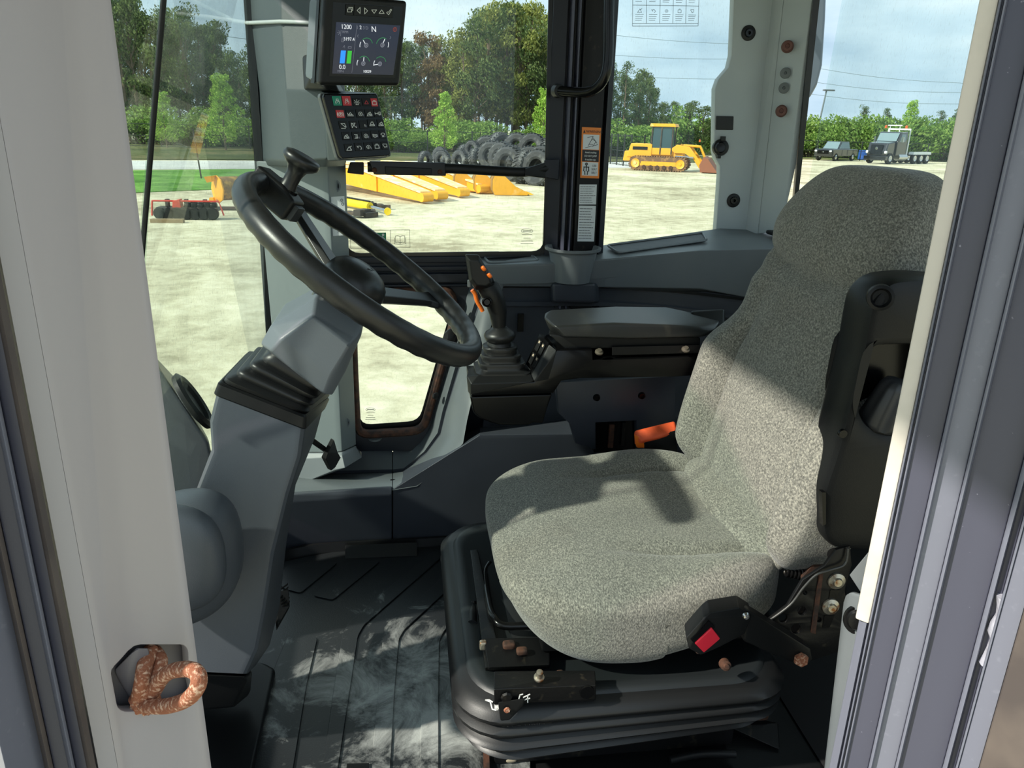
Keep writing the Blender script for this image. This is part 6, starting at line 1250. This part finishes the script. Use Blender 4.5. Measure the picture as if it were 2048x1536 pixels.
for sd in (-1.05, .6):
    pts_ = [(x, z) for x, z in [(-1.9+.42*cos(a), .5+.42*sin(a)) for a in [pi/2+k*pi/8 for k in range(9)]]+[(1.1+.42*cos(a), .5+.42*sin(a)) for a in [-pi/2+k*pi/8 for k in range(9)]]]
    bm = NB(); n_ = 44; per = []
    P2 = [V((x, z)) for x, z in pts_]; Ls = [(P2[i]-P2[i-1]).length for i in range(len(P2))]
    obj('track_belt', plate([[ (p.x, p.y) for p in P2], [((p.x+.4)*.93-.4, (p.y-.5)*.76+.5) for p in P2]], Matrix(((1, 0, 0, 0), (0, 0, 1, 0), (0, 1, 0, 0), (0, 0, 0, 1))), .45), trk, cl) if 0 else None
    outer_ = [f(p.x, sd, p.y) for p in P2]; bm = loft([outer_, [f(p.x, sd+.45, p.y) for p in P2]]); tb_ = obj('track_belt', bm, trk, cl, ang=20)
    tot = []; 
    for i in range(len(P2)):
        a2, b2 = P2[i], P2[(i+1) % len(P2)]; m = max(1, int((b2-a2).length/.16))
        for j in range(m): tot.append((a2.lerp(b2, (j+.5)/m), (b2-a2).normalized()))
    bm = NB()
    for p, d_ in tot:
        nn2 = V((d_.y, -d_.x)); hull([f(p.x+d_.x*u+nn2.x*h, sd+y, p.y+d_.y*u+nn2.y*h) for u in (-.05, .05) for h in (-.01, .06) for y in (-.02, .47)], bm)
    gr2 = obj('track_grousers', bm, trk, cl, smooth=False); gr2['kind'] = 'stuff'
    for x_, r_ in ((-1.9, .30), (1.1, .30)): obj('track_wheel', lathe(f(x_, sd-.03, .5), f(0, -1, 0)-f(0, 0, 0), [(0, .04), (.08, .04), (.1, 0), (r_-.05, 0), (r_, .03), (r_, -.02), (0, -.02)], seg=18), yel, cl)
    for k in range(5): obj('track_roller', lathe(f(-1.3+.45*k, sd-.03, .25), f(0, -1, 0)-f(0, 0, 0), [(0, .04), (.12, .04), (.14, 0), (0, 0)], seg=12), rustd, cl)
    obj('track_frame', hull([f(x, sd-.02, z) for x, z in ((-1.6, .35), (.85, .35), (.8, .62), (-1.5, .62))]+[f(x, sd+.2, z) for x, z in ((-1.6, .35), (.85, .62))]), yel, cl)
obj('engine_hood', hull(H8(-2.6, -.9, -.75, .75, .85, 1.75, .25)), yel, cl, bevel=.06); obj('rear_guard', hull(H8(-2.85, -2.3, -.7, .7, .6, 1.25, .1)), yel, cl, bevel=.05)
obj('hood_grille', hull(H8(-2.2, -1.2, -.78, -.74, 1.35, 1.55)), blk, cl)
obj('body', hull(H8(-1.3, 1.3, -.6, .6, .8, 1.3, 0, .2)), yel, cl, bevel=.04)
obj('cab_glass', hull(H8(-.98, .42, -.68, .68, 1.3, 2.85, .1, .12)), dkg, cl, bevel=.03)
for x0, x1, z0, z1 in ((-1.05, -.92, 1.1, 2.9), (.32, .45, 1.1, 2.9), (-.4, -.32, 1.1, 2.9)):
    for yy in (-.7, .7): obj('cab_post', tube([f((x0+x1)/2, yy, z0), f((x0+x1)/2+.03, yy*.97, z1)], .05, seg=6), sp, cl)
obj('cab_lower', hull(H8(-1.05, .48, -.70, .70, 1.05, 1.5)), yel, cl, bevel=.03); obj('cab_roof', hull(H8(-1.15, .6, -.8, .8, 2.85, 3.05, .05, .1)), yel, cl, bevel=.03)
for sd in (-.72, .62):
    lift = [(.35, 1.45), (.75, 1.75), (1.6, 1.62), (2.35, .75), (2.55, .35), (2.3, .3), (1.9, .85), (1.3, 1.2), (.6, 1.2)]
    obj('lift_arm', prism([f(x, sd, z) for x, z in lift], f(0, .1, 0)-f(0, 0, 0)), yel, cl, bevel=.02); obj('lift_cylinder', tube([f(.7, sd-.06, 1.0), f(1.9, sd-.06, .95)], .06), chrome, cl)
obj('tilt_link', tube([f(.9, 0, 1.7), f(2.2, 0, 1.65), f(2.6, 0, .9)], .09), yel, cl)
obj('loader_bucket', hull([f(x, y, z) for y in (-1.1, 1.1) for x, z in ((2.45, .05), (2.35, .5), (2.6, 1.05), (2.9, .9))]+[f(3.6, y, .05) for y in (-1.1, 1.1)]), mat('loader_bucket_rust', (140, 88, 66), .7), cl, bevel=.03)
obj('beacon_lamp', lathe(f(2.1, .2, 1.95), (0, 0, 1), [(0, 0), (.07, 0), (.06, .14), (0, .16)], seg=10), gold, cl); obj('exhaust_stack', tube([f(-1.6, .2, 1.7), f(-1.6, .2, 2.3)], .06), blk, cl)
# ---- semi truck
so2 = base_at(1790, 80); tk_ = thing('semi_truck', 'black conventional semi truck with amber beacons and four rear wheels', 'truck', tuple(so2))
f = rel(so2, V((RT.x, RT.y, 0))*.80+V((fw.x, fw.y, 0))*.6, 1.0)
bp3 = mat('black_car_paint', (26, 28, 34), .2, coat=1); tg_ = mat('truck_glass', (120, 140, 146), .1); wht = mat('white_paint', (220, 224, 226), .4); tyb = mat('truck_tyre', (34, 34, 36), .8)
obj('truck_hood', hull([f(x, y, z) for y, s_ in ((-1.0, 1), (1.0, 1)) for x, z in ((-3.3, .7), (-3.4, 1.1), (-3.15, 1.95), (-1.7, 2.15), (-1.7, .7))]), bp3, tk_, bevel=.12, seg=3)
obj('truck_cab', hull([f(x, y, z) for y in (-1.15, 1.15) for x, z in ((-1.8, .8), (-1.8, 2.1), (-1.3, 3.0), (-.1, 3.05), (.0, .8))]), bp3, tk_, bevel=.08, seg=2)
obj('windshield', hull([f(x, y, z) for y in (-1.0, 1.0) for x, z in ((-1.83, 2.15), (-1.42, 2.88), (-1.45, 2.9), (-1.86, 2.15))]), tg_, tk_)
obj('side_window', hull([f(x, -1.17, z) for x, z in ((-1.5, 2.1), (-1.2, 2.8), (-.5, 2.8), (-.5, 2.1))]+[f(x, -1.15, z) for x, z in ((-1.5, 2.1), (-1.2, 2.8), (-.5, 2.8), (-.5, 2.1))]), tg_, tk_)
obj('grille', hull([f(x, y, z) for y in (-.6, .6) for x, z in ((-3.44, .85), (-3.3, 1.8), (-3.36, 1.8), (-3.48, .85))]), blkg, tk_)
obj('grille_badge', lathe(f(-3.42, 0, 1.45), f(-1, 0, 0)-f(0, 0, 0), [(0, .02), (.12, .02), (.14, 0), (0, 0)], seg=14), chrome, tk_)
obj('front_bumper', hull([f(x, y, z) for y in (-1.15, 1.15) for x, z in ((-3.5, .35), (-3.5, .75), (-3.1, .75), (-3.1, .35))]), bp3, tk_, bevel=.05)
for y in (-.95, .95):
    obj('head_lamp', blob(lambda a_, b2, c2, y=y: f(-3.3+a_*.12, y+b2*.14, 1.1+c2*.14), 6, 3), wht, tk_)
    obj('side_mirror', hull([f(-1.5+a_, y*1.5+b2, 2.3+c2) for a_ in (-.05, .05) for b2 in (-.1, .1) for c2 in (-.25, .25)]), chrome, tk_)
    obj('beacon_lamp', lathe(f(-.5, y*1.1, 3.35), (0, 0, 1), [(0, 0), (.13, 0), (.12, .25), (0, .3)], seg=10), gold, tk_)
obj('head_rack', hull([f(x, y, z) for x in (.15, .25) for y in (-1.15, 1.15) for z in (3.2, 3.35)]), wht, tk_); 
for y in (-1.12, 1.12): obj('rack_post', tube([f(.2, y, .9), f(.2, y, 3.3)], .07), wht, tk_)
obj('light_bar', hull([f(-.7+x, y, 3.62+z) for x in (-.1, .1) for y in (-.7, .7) for z in (-.05, .05)]), wht, tk_)
for y in (-.5, .5): obj('bar_post', tube([f(-.7, y, 3.0), f(-.7, y, 3.6)], .04), wht, tk_)
obj('frame_rail', hull([f(x, y, z) for x in (-1.5, 5.0) for y in (-.4, .4) for z in (.75, 1.0)]), sp, tk_); obj('fuel_tank', lathe(f(-1.3, -1.0, .65), f(1, 0, 0)-f(0, 0, 0), [(0, 0), (.32, 0), (.32, 1.5), (0, 1.5)], seg=16), chrome, tk_)
obj('rear_fender', hull([f(x, y, z) for y in (-1.2, -.7) for x, z in ((1.4, .9), (1.5, 1.15), (4.8, 1.15), (4.9, .9))]), wht, tk_)
for x in (-2.6, 2.0, 3.2, 4.4):
    for y in (-1.12, .82):
        wh = obj('wheel', lathe(f(x, y, .52), f(0, 1, 0)-f(0, 0, 0), [(0, .02), (.28, .02), (.30, 0), (.5, 0), (.52, .06), (.52, .26), (.5, .3), (0, .3)], seg=24), tyb, tk_); obj('wheel_rim', lathe(f(x, y-.015, .52), f(0, 1, 0)-f(0, 0, 0), [(0, -.03), (.10, -.03), (.12, .0), (.27, -.01), (.29, .01), (0, .02)], seg=20), chrome, wh)
# ---- pickup
po = base_at(1673, 84); pk = thing('pickup_truck', 'black pickup truck parked left of the semi truck', 'pickup truck', tuple(po))
f = rel(po, V((RT.x, RT.y, 0))*.74+V((fw.x, fw.y, 0))*.67, 1.0)
obj('pickup_body', hull([f(x, y, z) for y in (-.98, .98) for x, z in ((-2.7, .45), (-2.75, 1.0), (-2.6, 1.2), (2.8, 1.2), (2.8, .5))]), bp3, pk, bevel=.08, seg=3)
obj('pickup_cab', hull([f(x, y*.95, z) for y in (-.95, .95) for x, z in ((-1.4, 1.15), (1.2, 1.15))]+[f(x, y, z) for y in (-.78, .78) for x, z in ((-.7, 1.95), (.95, 1.95))]), bp3, pk, bevel=.05)
obj('windshield', hull([f(x, y, z) for x, y, z in ((-1.38, -.8, 1.22), (-1.38, .8, 1.22), (-.76, -.7, 1.9), (-.76, .7, 1.9), (-1.36, -.8, 1.2), (-.74, .7, 1.88))]), tg_, pk)
obj('side_window', hull([f(x, y, z) for x, y, z in ((-1.1, -.93, 1.25), (1.0, -.93, 1.25), (-.62, -.82, 1.85), (.85, -.82, 1.85), (-1.1, -.90, 1.25), (.85, -.80, 1.85))]), tg_, pk)
obj('grille', hull([f(-2.78, y, z) for y in (-.6, .6) for z in (.7, 1.05)]+[f(-2.74, y, z) for y in (-.6, .6) for z in (.7, 1.05)]), blkg, pk); obj('grille_badge', box(f(-2.79, 0, .9), (.06, .12, .05)), chrome, pk)
for y in (-.8, .8): obj('head_lamp', blob(lambda a_, b2, c2, y=y: f(-2.72+a_*.06, y+b2*.14, .98+c2*.09), 6, 3), wht, pk)
for x in (-1.8, 1.8):
    for y in (-1.0, .78):
        wh = obj('wheel', lathe(f(x, y, .40), f(0, 1, 0)-f(0, 0, 0), [(0, .02), (.24, .02), (.38, 0), (.40, .05), (.40, .2), (0, .22)], seg=22), tyb, pk); obj('wheel_rim', lathe(f(x, y-.012, .4), f(0, 1, 0)-f(0, 0, 0), [(0, -.02), (.2, -.01), (.24, .01), (0, .02)], seg=18), chrome, wh)
bt_ = base_at(1728, 88); ba_ = thing('blue_barrel', 'blue barrel between the pickup and the semi truck', 'barrel', tuple(bt_)); obj('barrel_body', lathe(bt_, (0, 0, 1), [(0, 0), (.5, 0), (.53, .4), (.5, .5), (.53, .6), (.5, 1.05), (0, 1.05)], seg=18), mat('barrel_blue', (40, 84, 160), .5), ba_)
tc_ = base_at(1720, 95); ca_ = thing('white_trailer', 'low white trailer behind the pickup and semi', 'trailer', tuple(tc_)); f = rel(tc_, V((RT.x, RT.y, 0)), 1.0)
obj('trailer_body', hull([f(x, y, z) for x in (-2.4, 2.4) for y in (-1, 1) for z in (.7, 2.0)]), wht, ca_, bevel=.05)
for x in (-.6, .6): obj('wheel', lathe(f(x, -1.05, .4), f(0, 1, 0)-f(0, 0, 0), [(0, 0), (.36, 0), (.4, .05), (.4, .2), (0, .2)], seg=16), tyb, ca_)
